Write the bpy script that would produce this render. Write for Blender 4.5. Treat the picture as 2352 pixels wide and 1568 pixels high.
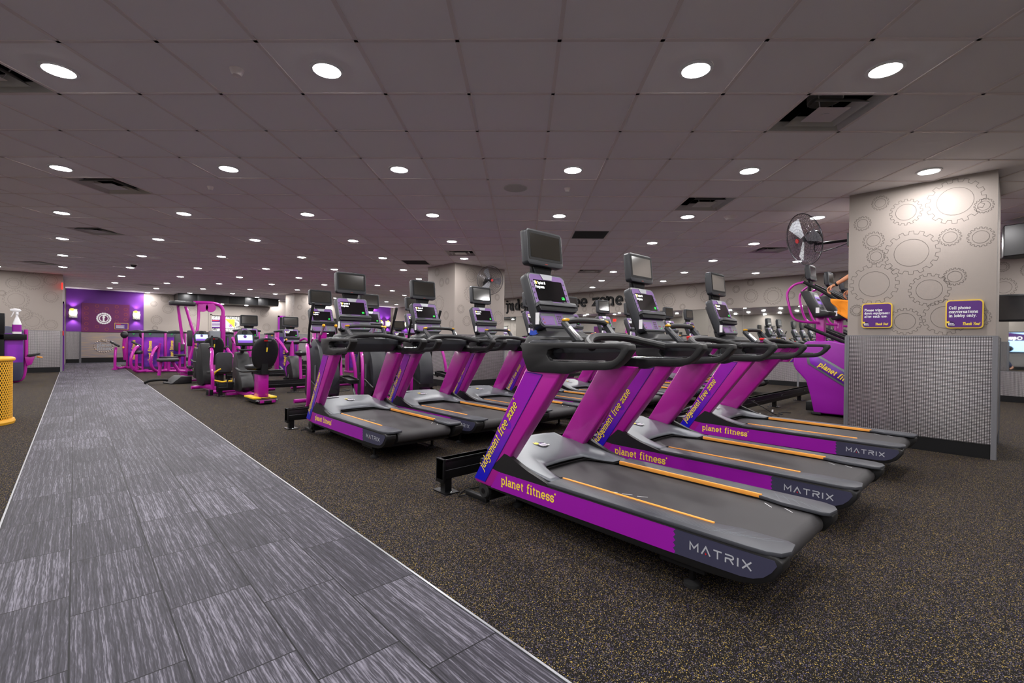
import bpy, bmesh, math, random
from mathutils import Vector, Matrix
PI = math.pi
for o in list(bpy.data.objects): bpy.data.objects.remove(o)
SC = bpy.context.scene
COL = SC.collection
random.seed(7)

# ---------------------------------------------------------------- camera
# camera basis in room axes: room X = to the right-hand mirror wall, Y = down the aisle, Z up
YAW, PITCH, ROLL, TH = -.0231, .0057, .0122, 2.3443
def _rot():
    cy, sy, cp, sp, cr, sr = math.cos(YAW), math.sin(YAW), math.cos(PITCH), math.sin(PITCH), math.cos(ROLL), math.sin(ROLL)
    B = Matrix(((1,0,0),(0,0,-1),(0,1,0)))
    Rz = Matrix(((cy,-sy,0),(sy,cy,0),(0,0,1)))
    Rx = Matrix(((1,0,0),(0,cp,-sp),(0,sp,cp)))
    Rr = Matrix(((cr,-sr,0),(sr,cr,0),(0,0,1)))
    return Rr @ Rx @ B @ Rz
GA = TH - PI/2
RM = Matrix(((math.cos(GA), math.sin(GA),0),(-math.sin(GA), math.cos(GA),0),(0,0,1)))   # ceiling-grid axes -> room axes
M = RM @ _rot().transposed()
cam_d = bpy.data.cameras.new('camera'); cam_d.lens = 1076.99/2352*36; cam_d.sensor_width = 36; cam_d.clip_start = .05; cam_d.clip_end = 200
cam = bpy.data.objects.new('camera', cam_d); COL.objects.link(cam)
CX, CY, CZ = M.col[0], -M.col[1], -M.col[2]
cam.matrix_world = Matrix(((CX.x,CY.x,CZ.x,0),(CX.y,CY.y,CZ.y,0),(CX.z,CY.z,CZ.z,1.17),(0,0,0,1)))
SC.camera = cam

# ---------------------------------------------------------------- world, exposure
CEIL = 2.95
SC.view_settings.view_transform = 'Standard'; SC.view_settings.look = 'None'
SC.view_settings.gamma = 1; SC.view_settings.use_curve_mapping = False
SC.view_settings.exposure = 0.22
LAMP_W = 19.0          # watts of each ceiling downlight
w = bpy.data.worlds.new('world'); SC.world = w; w.use_nodes = True
w.node_tree.nodes['Background'].inputs[0].default_value = (.5,.5,.55,1)
w.node_tree.nodes['Background'].inputs[1].default_value = .02

# ---------------------------------------------------------------- materials
def lin(h):
    c = [int(h[i:i+2],16)/255 for i in (0,2,4)]
    return tuple(x/12.92 if x <= .04045 else ((x+.055)/1.055)**2.4 for x in c)+(1,)
MAT = {}
def mat(name, col, rough=.5, metal=0, emit=0, spec=.5, coat=0, ecol=None, bump=None, alpha=1, noise=None):
    m = bpy.data.materials.new(name); m.use_nodes = True
    nt = m.node_tree; b = nt.nodes['Principled BSDF']
    c = lin(col) if isinstance(col,str) else col
    b.inputs['Base Color'].default_value = c
    b.inputs['Roughness'].default_value = rough; b.inputs['Metallic'].default_value = metal
    b.inputs['Specular IOR Level'].default_value = spec; b.inputs['Coat Weight'].default_value = coat
    b.inputs['Coat Roughness'].default_value = .08
    if alpha < 1: b.inputs['Alpha'].default_value = alpha
    if emit:
        b.inputs['Emission Color'].default_value = lin(ecol) if ecol else c
        b.inputs['Emission Strength'].default_value = emit
    tc = nt.nodes.new('ShaderNodeTexCoord')
    if noise:                                     # (scale, amount) mottled colour of the stuff itself
        n = nt.nodes.new('ShaderNodeTexNoise'); n.inputs['Scale'].default_value = noise[0]; n.inputs['Detail'].default_value = 4
        nt.links.new(tc.outputs['Object'], n.inputs['Vector'])
        r = nt.nodes.new('ShaderNodeMapRange'); r.inputs[1].default_value=.3; r.inputs[2].default_value=.7
        r.inputs[3].default_value = 1-noise[1]; r.inputs[4].default_value = 1+noise[1]
        nt.links.new(n.outputs[0], r.inputs[0])
        mx = nt.nodes.new('ShaderNodeVectorMath'); mx.operation='SCALE'; mx.inputs[0].default_value = c[:3]
        nt.links.new(r.outputs[0], mx.inputs['Scale']); nt.links.new(mx.outputs[0], b.inputs['Base Color'])
    if bump:
        n = nt.nodes.new('ShaderNodeTexNoise'); n.inputs['Scale'].default_value = bump[0]; n.inputs['Detail'].default_value = 3
        nt.links.new(tc.outputs['Object'], n.inputs['Vector'])
        bp = nt.nodes.new('ShaderNodeBump'); bp.inputs['Strength'].default_value = bump[1]; bp.inputs['Distance'].default_value = bump[2]
        nt.links.new(n.outputs[0], bp.inputs['Height']); nt.links.new(bp.outputs[0], b.inputs['Normal'])
    MAT[name] = m; return m
def nodes(name): nt = MAT[name].node_tree; return nt, nt.nodes['Principled BSDF'], nt.nodes.new, nt.links.new

mat('paint', 'ac1894', .32, .15, coat=.5)                 # magenta-purple powder coat
mat('violet', '8e0a9a', .42)                              # side panel purple
mat('shell', '26282d', .42, bump=(500,.15,.001))          # charcoal plastic
mat('dark', '0d0d0f', .5, bump=(400,.15,.001))
mat('black', '08080a', .6, spec=.3)
mat('steelblack', '111113', .35, .3)
mat('rubber', '161617', .75)
mat('hood', '686c72', .38, .25, bump=(600,.1,.0008))
mat('railgrey', '3d3f45', .45, .1, bump=(300,.2,.001))
mat('ridge', '70757c', .5)
mat('belt', '2f2d2f', .62, bump=(900,.35,.0008), noise=(3,.12))
mat('white', 'e8e8ea', .5)
mat('orange', 'f0a040', .5)
mat('yellow', 'f2d23c', .55)
mat('yellowtrim', 'e8c21a', .5)
mat('sensor', 'd9a022', .35, .5)
mat('chrome', 'd0d2d6', .2, 1)
mat('silver', 'a6a8ad', .35, .6)
mat('silverletter', 'b4b7be', .4, .2)
mat('red', 'c41820', .4)
mat('navy', '1c0a78', .4)
mat('plate', '36364c', .45)
mat('facepurple', '6c4688', .4)
mat('keypad', '5d5f66', .4)
mat('keys', '3a2d3c', .4)
mat('led', '8a2a20', .4)
mat('screen', '0a090b', .12, coat=1)
mat('tvscreen', '26241f', .12, coat=1)
mat('whitetext', (1,1,1,1), .5, emit=1.5)
mat('ambertext', lin('ffcf50'), .5, emit=1.2)
mat('greentext', lin('10c040'), .5, emit=1.3)
mat('brightui', lin('a8d0ff'), .5, emit=1.2)
mat('uipurple', lin('6a3fa8'), .5, emit=.6)
mat('cream', '938a83', .7, bump=(250,.2,.0015))
mat('gearline', '675f5a', .7)
mat('wallpurple', '5b1680', .6, bump=(30,.3,.004))
mat('alcove', '5f1050', .6)
mat('alcovering', '8a3a3c', .6)
mat('greytrim', '76767a', .45, .3)
mat('ceiltile', 'f0ecee', .9, bump=(350,.4,.002))
mat('ceilbar', 'e0d6d4', .55)
mat('ventmetal', 'c0c0bc', .45, .2)
mat('ventdark', '151615', .7)
mat('fixturerim', 'd8d8da', .4)
mat('lens', (1,.98,.95,1), .5, emit=28)
mat('seatvinyl', '1b1b1e', .42)
mat('mesh', '2a2a2e', .7)
mat('skin', 'c98a66', .5)
mat('skinlight', 'd9a084', .5)
mat('hair', '2b1a12', .7)
mat('towelorange', 'e88a1c', .9, bump=(250,.8,.004))
mat('blueshirt', '3c6ba8', .8)
mat('jeans', '1d2d4c', .8)
mat('blacktee', '1a1a1c', .8)
mat('signpurple', '4c1070', .4)
mat('signyellow', 'd8b53a', .45)
mat('frameyellow', 'e0a528', .45)
mat('bottlewhite', 'e6e6ea', .35)
mat('exitred', lin('ff2018'), .5, emit=1.6)
mat('bluecloth', '1c3c9c', .8)
mat('glow', lin('fff6d0'), .5, emit=9)
mat('limeglow', lin('e6e23a'), .5, emit=2.2)
mat('greensign', '1f9a4a', .5)
mat('wood', '5a3a2a', .5)
mat('cable', '101012', .5)

m = mat('mirror', (.82,.86,.84,1), .02, 1)
m = mat('fanwire', '55555a', .3, .9)
# brushed copper-tinted steel
mat('brushed', 'a08a7a', .4, .8)
nt, b, N, L = nodes('brushed')
tc = N('ShaderNodeTexCoord'); mp = N('ShaderNodeMapping'); mp.inputs['Scale'].default_value = (1.2,1,26)
n = N('ShaderNodeTexNoise'); n.inputs['Scale'].default_value = 1.6; n.inputs['Detail'].default_value = 5
L(tc.outputs['Object'], mp.inputs[0]); L(mp.outputs[0], n.inputs['Vector'])
cr = N('ShaderNodeValToRGB'); cr.color_ramp.elements[0].position=.38; cr.color_ramp.elements[0].color = lin('85828c'); cr.color_ramp.elements[1].position=.62; cr.color_ramp.elements[1].color = lin('a89682')
L(n.outputs[0], cr.inputs[0]); L(cr.outputs[0], b.inputs['Base Color'])

# rubber floor with flecks
mat('floorrubber', '26221f', .85, spec=.08)
nt, b, N, L = nodes('floorrubber')
tc = N('ShaderNodeTexCoord')
def flecks(scale, lo, rad, seed):
    mp = N('ShaderNodeMapping'); mp.inputs['Location'].default_value = (seed, seed*2, 0)
    v = N('ShaderNodeTexVoronoi'); v.voronoi_dimensions='2D'; v.inputs['Scale'].default_value = scale
    L(tc.outputs['Object'], mp.inputs[0]); L(mp.outputs[0], v.inputs['Vector'])
    s = N('ShaderNodeSeparateColor'); L(v.outputs['Color'], s.inputs[0])
    g = N('ShaderNodeMath'); g.operation='GREATER_THAN'; g.inputs[1].default_value = lo; L(s.outputs[0], g.inputs[0])
    d = N('ShaderNodeMath'); d.operation='LESS_THAN'; L(v.outputs['Distance'], d.inputs[0])
    q = N('ShaderNodeMath'); q.operation='MULTIPLY'; q.inputs[1].default_value = rad; L(s.outputs[1], q.inputs[0]); 
    q2 = N('ShaderNodeMath'); q2.operation='ADD'; q2.inputs[1].default_value = rad*.4; L(q.outputs[0], q2.inputs[0]); L(q2.outputs[0], d.inputs[1])
    k = N('ShaderNodeMath'); k.operation='MULTIPLY'; L(g.outputs[0], k.inputs[0]); L(d.outputs[0], k.inputs[1])
    return k.outputs[0], s.outputs[2]
base = N('ShaderNodeTexNoise'); base.inputs['Scale'].default_value = 420; base.inputs['Detail'].default_value = 2
L(tc.outputs['Object'], base.inputs['Vector'])
br = N('ShaderNodeValToRGB'); br.color_ramp.elements[0].position=.35; br.color_ramp.elements[0].color = lin('080706'); br.color_ramp.elements[1].position=.7; br.color_ramp.elements[1].color = lin('221e1d')
L(base.outputs[0], br.inputs[0]); cur = br.outputs[0]
for scale, lo, rad, seed, c1, c2 in ((210,.82,.36,3.1,'b89c48','6c5c3c'),(220,.86,.36,7.7,'463f6c','504c62'),(290,.76,.38,11.3,'78726e','4a4542')):
    f, r = flecks(scale, lo, rad, seed)
    cc = N('ShaderNodeMix'); cc.data_type='RGBA'; L(r, cc.inputs[0]); cc.inputs[6].default_value = lin(c1); cc.inputs[7].default_value = lin(c2)
    mx = N('ShaderNodeMix'); mx.data_type='RGBA'; L(f, mx.inputs[0]); L(cur, mx.inputs[6]); L(cc.outputs[2], mx.inputs[7]); cur = mx.outputs[2]
L(cur, b.inputs['Base Color'])
bp = N('ShaderNodeBump'); bp.inputs['Strength'].default_value=.25; bp.inputs['Distance'].default_value=.001; L(base.outputs[0], bp.inputs['Height']); L(bp.outputs[0], b.inputs['Normal'])

# striated porcelain floor tiles, 0.31 x 0.625 m, each row shifted a third
mat('striatile', '6c6a72', .38, spec=.15)
nt, b, N, L = nodes('striatile')
def MT(op, a, bb=None):
    n = N('ShaderNodeMath'); n.operation = op
    for i, x in enumerate((a, bb)):
        if x is None: continue
        if isinstance(x, (int,float)): n.inputs[i].default_value = x
        else: L(x, n.inputs[i])
    return n.outputs[0]
tc = N('ShaderNodeTexCoord'); sp = N('ShaderNodeSeparateXYZ'); L(tc.outputs['Object'], sp.inputs[0])
ux = MT('DIVIDE', MT('ADD', sp.outputs[0], .32), .31); ix = MT('FLOOR', ux); fx = MT('SUBTRACT', ux, ix)
uy = MT('DIVIDE', MT('ADD', MT('ADD', sp.outputs[1], MT('MULTIPLY', ix, .2083)), -.35), .625); iy = MT('FLOOR', uy); fy = MT('SUBTRACT', uy, iy)
cb = N('ShaderNodeCombineXYZ'); L(ix, cb.inputs[0]); L(iy, cb.inputs[1])
wn = N('ShaderNodeTexWhiteNoise'); wn.noise_dimensions='2D'; L(cb.outputs[0], wn.inputs['Vector'])
offs = N('ShaderNodeVectorMath'); offs.operation='SCALE'; offs.inputs['Scale'].default_value = 17; L(wn.outputs['Color'], offs.inputs[0])
ad = N('ShaderNodeVectorMath'); L(tc.outputs['Object'], ad.inputs[0]); L(offs.outputs[0], ad.inputs[1])
def stri(sx, sy, det, dist):
    mp = N('ShaderNodeMapping'); mp.inputs['Scale'].default_value = (sx, sy, 1); L(ad.outputs[0], mp.inputs[0])
    n = N('ShaderNodeTexNoise'); n.inputs['Scale'].default_value = 1; n.inputs['Detail'].default_value = det; n.inputs['Distortion'].default_value = dist
    L(mp.outputs[0], n.inputs['Vector']); return n.outputs[0]
s1 = stri(70, 3.5, 6, 1.3); s2 = stri(210, 9, 4, 1.2); s3 = stri(14, 1.1, 2, .6)
def wavy(scale, dist):
    mp = N('ShaderNodeMapping'); mp.inputs['Scale'].default_value = (1, .09, 1); L(ad.outputs[0], mp.inputs[0])
    w_ = N('ShaderNodeTexWave'); w_.wave_type='BANDS'; w_.bands_direction='X'; w_.inputs['Scale'].default_value = scale; w_.inputs['Distortion'].default_value = dist
    w_.inputs['Detail'].default_value = 4; w_.inputs['Detail Scale'].default_value = 2.2; w_.inputs['Detail Roughness'].default_value = .65
    L(mp.outputs[0], w_.inputs['Vector']); return w_.outputs['Fac']
w1 = wavy(9, 7); w2 = wavy(26, 9)
mix = MT('ADD', MT('ADD', MT('MULTIPLY', w1, .12), MT('MULTIPLY', w2, .14)), MT('ADD', MT('MULTIPLY', s2, .42), MT('MULTIPLY', s3, .32)))
mix = MT('ADD', mix, MT('MULTIPLY', MT('SUBTRACT', wn.outputs['Value'], .5), .10))
cr = N('ShaderNodeValToRGB'); e = cr.color_ramp.elements
e[0].position=.28; e[0].color = lin('1f1e23'); e[1].position=.78; e[1].color = lin('827f8b')
x = e.new(.52); x.color = lin('3a3840')
L(mix, cr.inputs[0])
gx = MT('LESS_THAN', MT('MINIMUM', fx, MT('SUBTRACT', 1, fx)), .0095); gy = MT('LESS_THAN', MT('MINIMUM', fy, MT('SUBTRACT', 1, fy)), .0045)
g = MT('MAXIMUM', gx, gy)
mx = N('ShaderNodeMix'); mx.data_type='RGBA'; L(g, mx.inputs[0]); L(cr.outputs[0], mx.inputs[6]); mx.inputs[7].default_value = lin('121114'); L(mx.outputs[2], b.inputs['Base Color'])
bp = N('ShaderNodeBump'); bp.inputs['Strength'].default_value=.3; bp.inputs['Distance'].default_value=.002
L(MT('SUBTRACT', MT('MULTIPLY', s1, .4), g), bp.inputs['Height']); L(bp.outputs[0], b.inputs['Normal'])
rr = N('ShaderNodeMapRange'); rr.inputs[3].default_value=.45; rr.inputs[4].default_value=.62; L(s1, rr.inputs[0]); L(rr.outputs[0], b.inputs['Roughness'])

# woven metal wainscot: rows of short bright dashes with dark gaps (uv along wall, up)
mat('weave', '8a8789', .34, .75)
nt, b, N, L = nodes('weave')
tc = N('ShaderNodeTexCoord'); sp = N('ShaderNodeSeparateXYZ'); L(tc.outputs['Object'], sp.inputs[0])
hx = MT('ADD', sp.outputs[0], sp.outputs[1])
ux = MT('DIVIDE', hx, .019); uz = MT('DIVIDE', sp.outputs[2], .0155)
fx = MT('FRACT', ux); fz = MT('FRACT', uz)
def band(f, w0): return MT('LESS_THAN', MT('ABSOLUTE', MT('SUBTRACT', f, .5)), w0)
dash = MT('MULTIPLY', band(fx, .36), band(fz, .27)); dark = MT('SUBTRACT', 1, MT('MULTIPLY', band(fx, .44), band(fz, .4)))
pn = N('ShaderNodeTexNoise'); pn.inputs['Scale'].default_value = 3.0; L(tc.outputs['Object'], pn.inputs['Vector'])
c1 = N('ShaderNodeMix'); c1.data_type='RGBA'; L(dash, c1.inputs[0]); c1.inputs[6].default_value = lin('5c5759'); c1.inputs[7].default_value = lin('cfcbcb')
c2 = N('ShaderNodeMix'); c2.data_type='RGBA'; L(dark, c2.inputs[0]); L(c1.outputs[2], c2.inputs[6]); c2.inputs[7].default_value = lin('353033'); L(c2.outputs[2], b.inputs['Base Color'])
bp = N('ShaderNodeBump'); bp.inputs['Strength'].default_value=.5; bp.inputs['Distance'].default_value=.003; L(dash, bp.inputs['Height']); L(bp.outputs[0], b.inputs['Normal'])
# purple-to-blue upright decal (blue at the foot, stepped gear shapes), printed on the decal itself
mat('decal', '8c149c', .3, coat=.4)
nt, b, N, L = nodes('decal')
tc = N('ShaderNodeTexCoord'); sp = N('ShaderNodeSeparateXYZ'); L(tc.outputs['Object'], sp.inputs[0])
v = N('ShaderNodeTexVoronoi'); v.inputs['Scale'].default_value = 9; L(tc.outputs['Object'], v.inputs['Vector'])
t = MT('ADD', sp.outputs[2], MT('MULTIPLY', MT('LESS_THAN', v.outputs['Distance'], .36), -.09))
cr = N('ShaderNodeValToRGB'); cr.color_ramp.interpolation='EASE'; e = cr.color_ramp.elements
e[0].position=.22; e[0].color = lin('0a06b4'); e[1].position=.62; e[1].color = lin('8f14a4'); x = e.new(.36); x.color = lin('3a14ac'); x=e.new(.5); x.color=lin('6514ac')
L(t, cr.inputs[0]); L(cr.outputs[0], b.inputs['Base Color'])
# banner cloth on the weight towers
mat('banner', '6a1aa0', .4)
nt, b, N, L = nodes('banner')
tc = N('ShaderNodeTexCoord'); n = N('ShaderNodeTexNoise'); n.inputs['Scale'].default_value = 2.4; n.inputs['Detail'].default_value=2; L(tc.outputs['Object'], n.inputs['Vector'])
cr = N('ShaderNodeValToRGB'); e = cr.color_ramp.elements; e[0].position=.4; e[0].color=lin('3a0c78'); e[1].position=.62; e[1].color=lin('8a22b8'); L(n.outputs[0], cr.inputs[0]); L(cr.outputs[0], b.inputs['Base Color'])
# patterned glass film
mat('reedglass', '9a9a98', .3)
nt, b, N, L = nodes('reedglass')
tc = N('ShaderNodeTexCoord'); mp = N('ShaderNodeMapping'); mp.inputs['Scale'].default_value=(26,1,7); v = N('ShaderNodeTexVoronoi'); v.inputs['Scale'].default_value=1.6
L(tc.outputs['Object'], mp.inputs[0]); L(mp.outputs[0], v.inputs['Vector']); cr = N('ShaderNodeValToRGB'); e=cr.color_ramp.elements; e[0].position=.2; e[0].color=lin('56585a'); e[1].position=.6; e[1].color=lin('dcdcd6'); L(v.outputs['Color'], cr.inputs[0]); L(cr.outputs[0], b.inputs['Base Color'])

# ---------------------------------------------------------------- mesh helper
def catmull(P, k=5, closed=False):
    P = [Vector(p) for p in P]; n = len(P); out = []
    rng = range(n if closed else n-1)
    for i in rng:
        if closed: a,b,c,d = P[i-1],P[i],P[(i+1)%n],P[(i+2)%n]
        else: a,b,c,d = P[max(i-1,0)],P[i],P[i+1],P[min(i+2,n-1)]
        for j in range(k):
            t = j/k
            out.append(.5*((2*b)+(c-a)*t+(2*a-5*b+4*c-d)*t*t+(3*b-a-3*c+d)*t**3))
    if not closed: out.append(P[-1])
    return out
def rrect(w, h, r, n=5, cx=0, cy=0):
    out = []
    for sx, sy, a0 in ((1,1,0),(-1,1,90),(-1,-1,180),(1,-1,270)):
        for i in range(n+1):
            a = math.radians(a0+90*i/n); out.append((cx+sx*(w/2-r)+r*math.cos(a), cy+sy*(h/2-r)+r*math.sin(a)))
    return out
def circ(r, n=24, cx=0, cy=0, ry=None): return [(cx+r*math.cos(2*PI*i/n), cy+(ry or r)*math.sin(2*PI*i/n)) for i in range(n)]
class MB:
    def __init__(s): s.v=[]; s.f=[]; s.mi=[]; s.mats=[]; s.T=Matrix()
    def _m(s, m):
        if m not in s.mats: s.mats.append(m)
        return s.mats.index(m)
    def add(s, vs, fs, m):
        o = len(s.v); k = s._m(m)
        s.v += [tuple(s.T @ Vector(v)) for v in vs]; s.f += [tuple(o+i for i in f) for f in fs]; s.mi += [k]*len(fs); return s
    def box(s, x0,x1,y0,y1,z0,z1, m):
        return s.add([(x,y,z) for x in (x0,x1) for y in (y0,y1) for z in (z0,z1)], [(0,1,3,2),(4,6,7,5),(0,4,5,1),(2,3,7,6),(0,2,6,4),(1,5,7,3)], m)
    def cbox(s, c, d, m): return s.box(c[0]-d[0]/2,c[0]+d[0]/2,c[1]-d[1]/2,c[1]+d[1]/2,c[2]-d[2]/2,c[2]+d[2]/2,m)
    def prism(s, poly, ax, a, b, m):
        def P(p, t): return {'x':(t,p[0],p[1]),'y':(p[0],t,p[1]),'z':(p[0],p[1],t)}[ax]
        n = len(poly)
        return s.add([P(p,a) for p in poly]+[P(p,b) for p in poly], [tuple(range(n)), tuple(range(2*n-1,n-1,-1))]+[(i,i+n,(i+1)%n+n,(i+1)%n) for i in range(n)], m)
    def ring(s, outer, inner, ax, a, b, m):
        def P(p, t): return {'x':(t,p[0],p[1]),'y':(p[0],t,p[1]),'z':(p[0],p[1],t)}[ax]
        n = len(outer); vs = [P(p,t) for t in (a,b) for q in (outer,inner) for p in q]; fs=[]
        for i in range(n):
            j=(i+1)%n
            fs += [(i,j,n+j,n+i),(2*n+i,3*n+i,3*n+j,2*n+j),(i,2*n+i,2*n+j,j),(n+i,n+j,3*n+j,3*n+i)]
        return s.add(vs, fs, m)
    def loft(s, rings, m, cap=True, closed=True):
        n = len(rings[0]); vs=[p for r in rings for p in r]; fs=[]
        for k in range(len(rings)-1):
            for i in range(n if closed else n-1):
                j=(i+1)%n; fs.append((k*n+i,k*n+j,(k+1)*n+j,(k+1)*n+i))
        if cap and closed: fs += [tuple(range(n-1,-1,-1)), tuple(range((len(rings)-1)*n, len(rings)*n))]
        return s.add(vs, fs, m)
    def tube(s, pts, r, m, n=8, smooth=0, closed=False):
        P = catmull(pts, smooth, closed) if smooth else [Vector(p) for p in pts]
        N_ = len(P); R = r if isinstance(r,(list,tuple)) else None
        rings=[]; up=None
        for i,p in enumerate(P):
            if closed: d = P[(i+1)%N_]-P[i-1]
            else: d = P[min(i+1,N_-1)]-P[max(i-1,0)]
            d.normalize()
            if up is None:
                up = Vector((0,0,1)) if abs(d.z)<.9 else Vector((1,0,0))
            u = (up - d*up.dot(d)); 
            if u.length<1e-5: u = d.orthogonal()
            u.normalize(); up=u; v=d.cross(u)
            rad = (R[0]+(R[-1]-R[0])*i/(N_-1) if len(R)==2 else R[min(int(i/(N_-1)*(len(R)-1)),len(R)-1)]) if R else r
            rings.append([p+u*rad*math.cos(2*PI*k/n)+v*rad*math.sin(2*PI*k/n) for k in range(n)])
        if closed: rings.append(rings[0]); return s.loft(rings,m,cap=False)
        return s.loft(rings, m)
    def lathe(s, prof, m, c=(0,0,0), n=20, axis='z'):
        rings=[]
        for r,h in prof:
            ring=[]
            for k in range(n):
                a=2*PI*k/n; x,y=max(r,1e-4)*math.cos(a),max(r,1e-4)*math.sin(a)
                q={'z':(x,y,h),'x':(h,x,y),'y':(x,h,y)}[axis]; ring.append((q[0]+c[0],q[1]+c[1],q[2]+c[2]))
            rings.append(ring)
        solid=prof[0][0]==0 and prof[-1][0]==0
        if not solid: rings.append(rings[0])
        return s.loft(rings,m,cap=solid)
    def ball(s, c, r, m, n=12):
        r = (r,r,r) if not isinstance(r,(tuple,list)) else r
        rings=[[(c[0]+r[0]*math.sin(t)*math.cos(2*PI*k/n), c[1]+r[1]*math.sin(t)*math.sin(2*PI*k/n), c[2]-r[2]*math.cos(t)) for k in range(n)] for t in [max(PI*i/(n//2),.02) if i<n//2 else PI-.02 for i in range(n//2+1)]]
        return s.loft(rings,m)
    def strip(s, poly, w, fr, m, off=0, closed=False):          # flat ribbon along a 2-D polyline in frame fr=(origin,ux,uy,normal)
        O,ux,uy,nn = fr; P=[Vector(p) for p in poly]; n=len(P); A=[];B=[]
        for i,p in enumerate(P):
            a = P[i-1] if (i>0 or closed) else p; c = P[(i+1)%n] if (i<n-1 or closed) else p
            d1=(p-a); d2=(c-p)
            if d1.length<1e-9: d1=d2
            if d2.length<1e-9: d2=d1
            d1=d1.normalized(); d2=d2.normalized(); n1=Vector((-d1.y,d1.x)); n2=Vector((-d2.y,d2.x)); q=n1+n2
            if q.length<.2: q=n1
            q.normalize(); k=1/max(.45,q.dot(n1)); A.append(p+q*w/2*k); B.append(p-q*w/2*k)
        f=lambda q: O+ux*q.x+uy*q.y+nn*off
        vs=[f(a) for a in A]+[f(b) for b in B]
        return s.add(vs, [(i,(i+1)%n,n+(i+1)%n,n+i) for i in range(n if closed else n-1)], m)
    def sheet(s, poly, fr, m, off=0):
        O,ux,uy,nn = fr; return s.add([O+ux*p[0]+uy*p[1]+nn*off for p in poly], [tuple(range(len(poly)))], m)
    def text(s, txt, h, fr, m, w=.15, x=0, y=0, slant=0, off=0, squeeze=1, font=None, gap=.13, outline=None):
        cx=0; dk=0
        for ch in txt:
            if ch==' ': cx+=.38; continue
            g=(font or GLY).get(ch); 
            if g is None: g=(font or GLY)['o']
            adv,strokes=g
            for st in strokes:
                P=[]
                for a,b_ in st: P.append(((cx+a+slant*b_)*squeeze*h+x, b_*h+y))
                ext=w*h*.5
                if outline: s.strip(P, (w+outline[0])*h, fr, outline[1], off-.0004)
                dk=(dk+1)%5
                s.strip(P, w*h, fr, m, off+dk*.00004)
            cx+=adv+gap
        return cx*squeeze*h
    def build(s, name, parent=None, bevel=0, seg=2, smooth=True, label=None, loc=None):
        me=bpy.data.meshes.new(name); me.from_pydata(s.v,[],s.f)
        for q in s.mats: me.materials.append(MAT[q])
        me.polygons.foreach_set('material_index', s.mi)
        bm=bmesh.new(); bm.from_mesh(me); bmesh.ops.recalc_face_normals(bm, faces=bm.faces)
        if bevel:
            es=[e for e in bm.edges if len(e.link_faces)==2 and e.calc_face_angle(0)>.5]
            bmesh.ops.bevel(bm, geom=es, offset=bevel, segments=seg, affect='EDGES', clamp_overlap=True, profile=.5)
        if smooth:
            for f in bm.faces: f.smooth=True
        bm.to_mesh(me); bm.free()
        if smooth: me.set_sharp_from_angle(angle=math.radians(35))
        o=bpy.data.objects.new(name,me); COL.objects.link(o)
        if parent: o.parent=parent
        if label: o['label']=label
        if loc: o.location=loc
        return o
def frame(O, ux, uy):
    ux,uy=Vector(ux).normalized(),Vector(uy).normalized(); return (Vector(O),ux,uy,ux.cross(uy))

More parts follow.
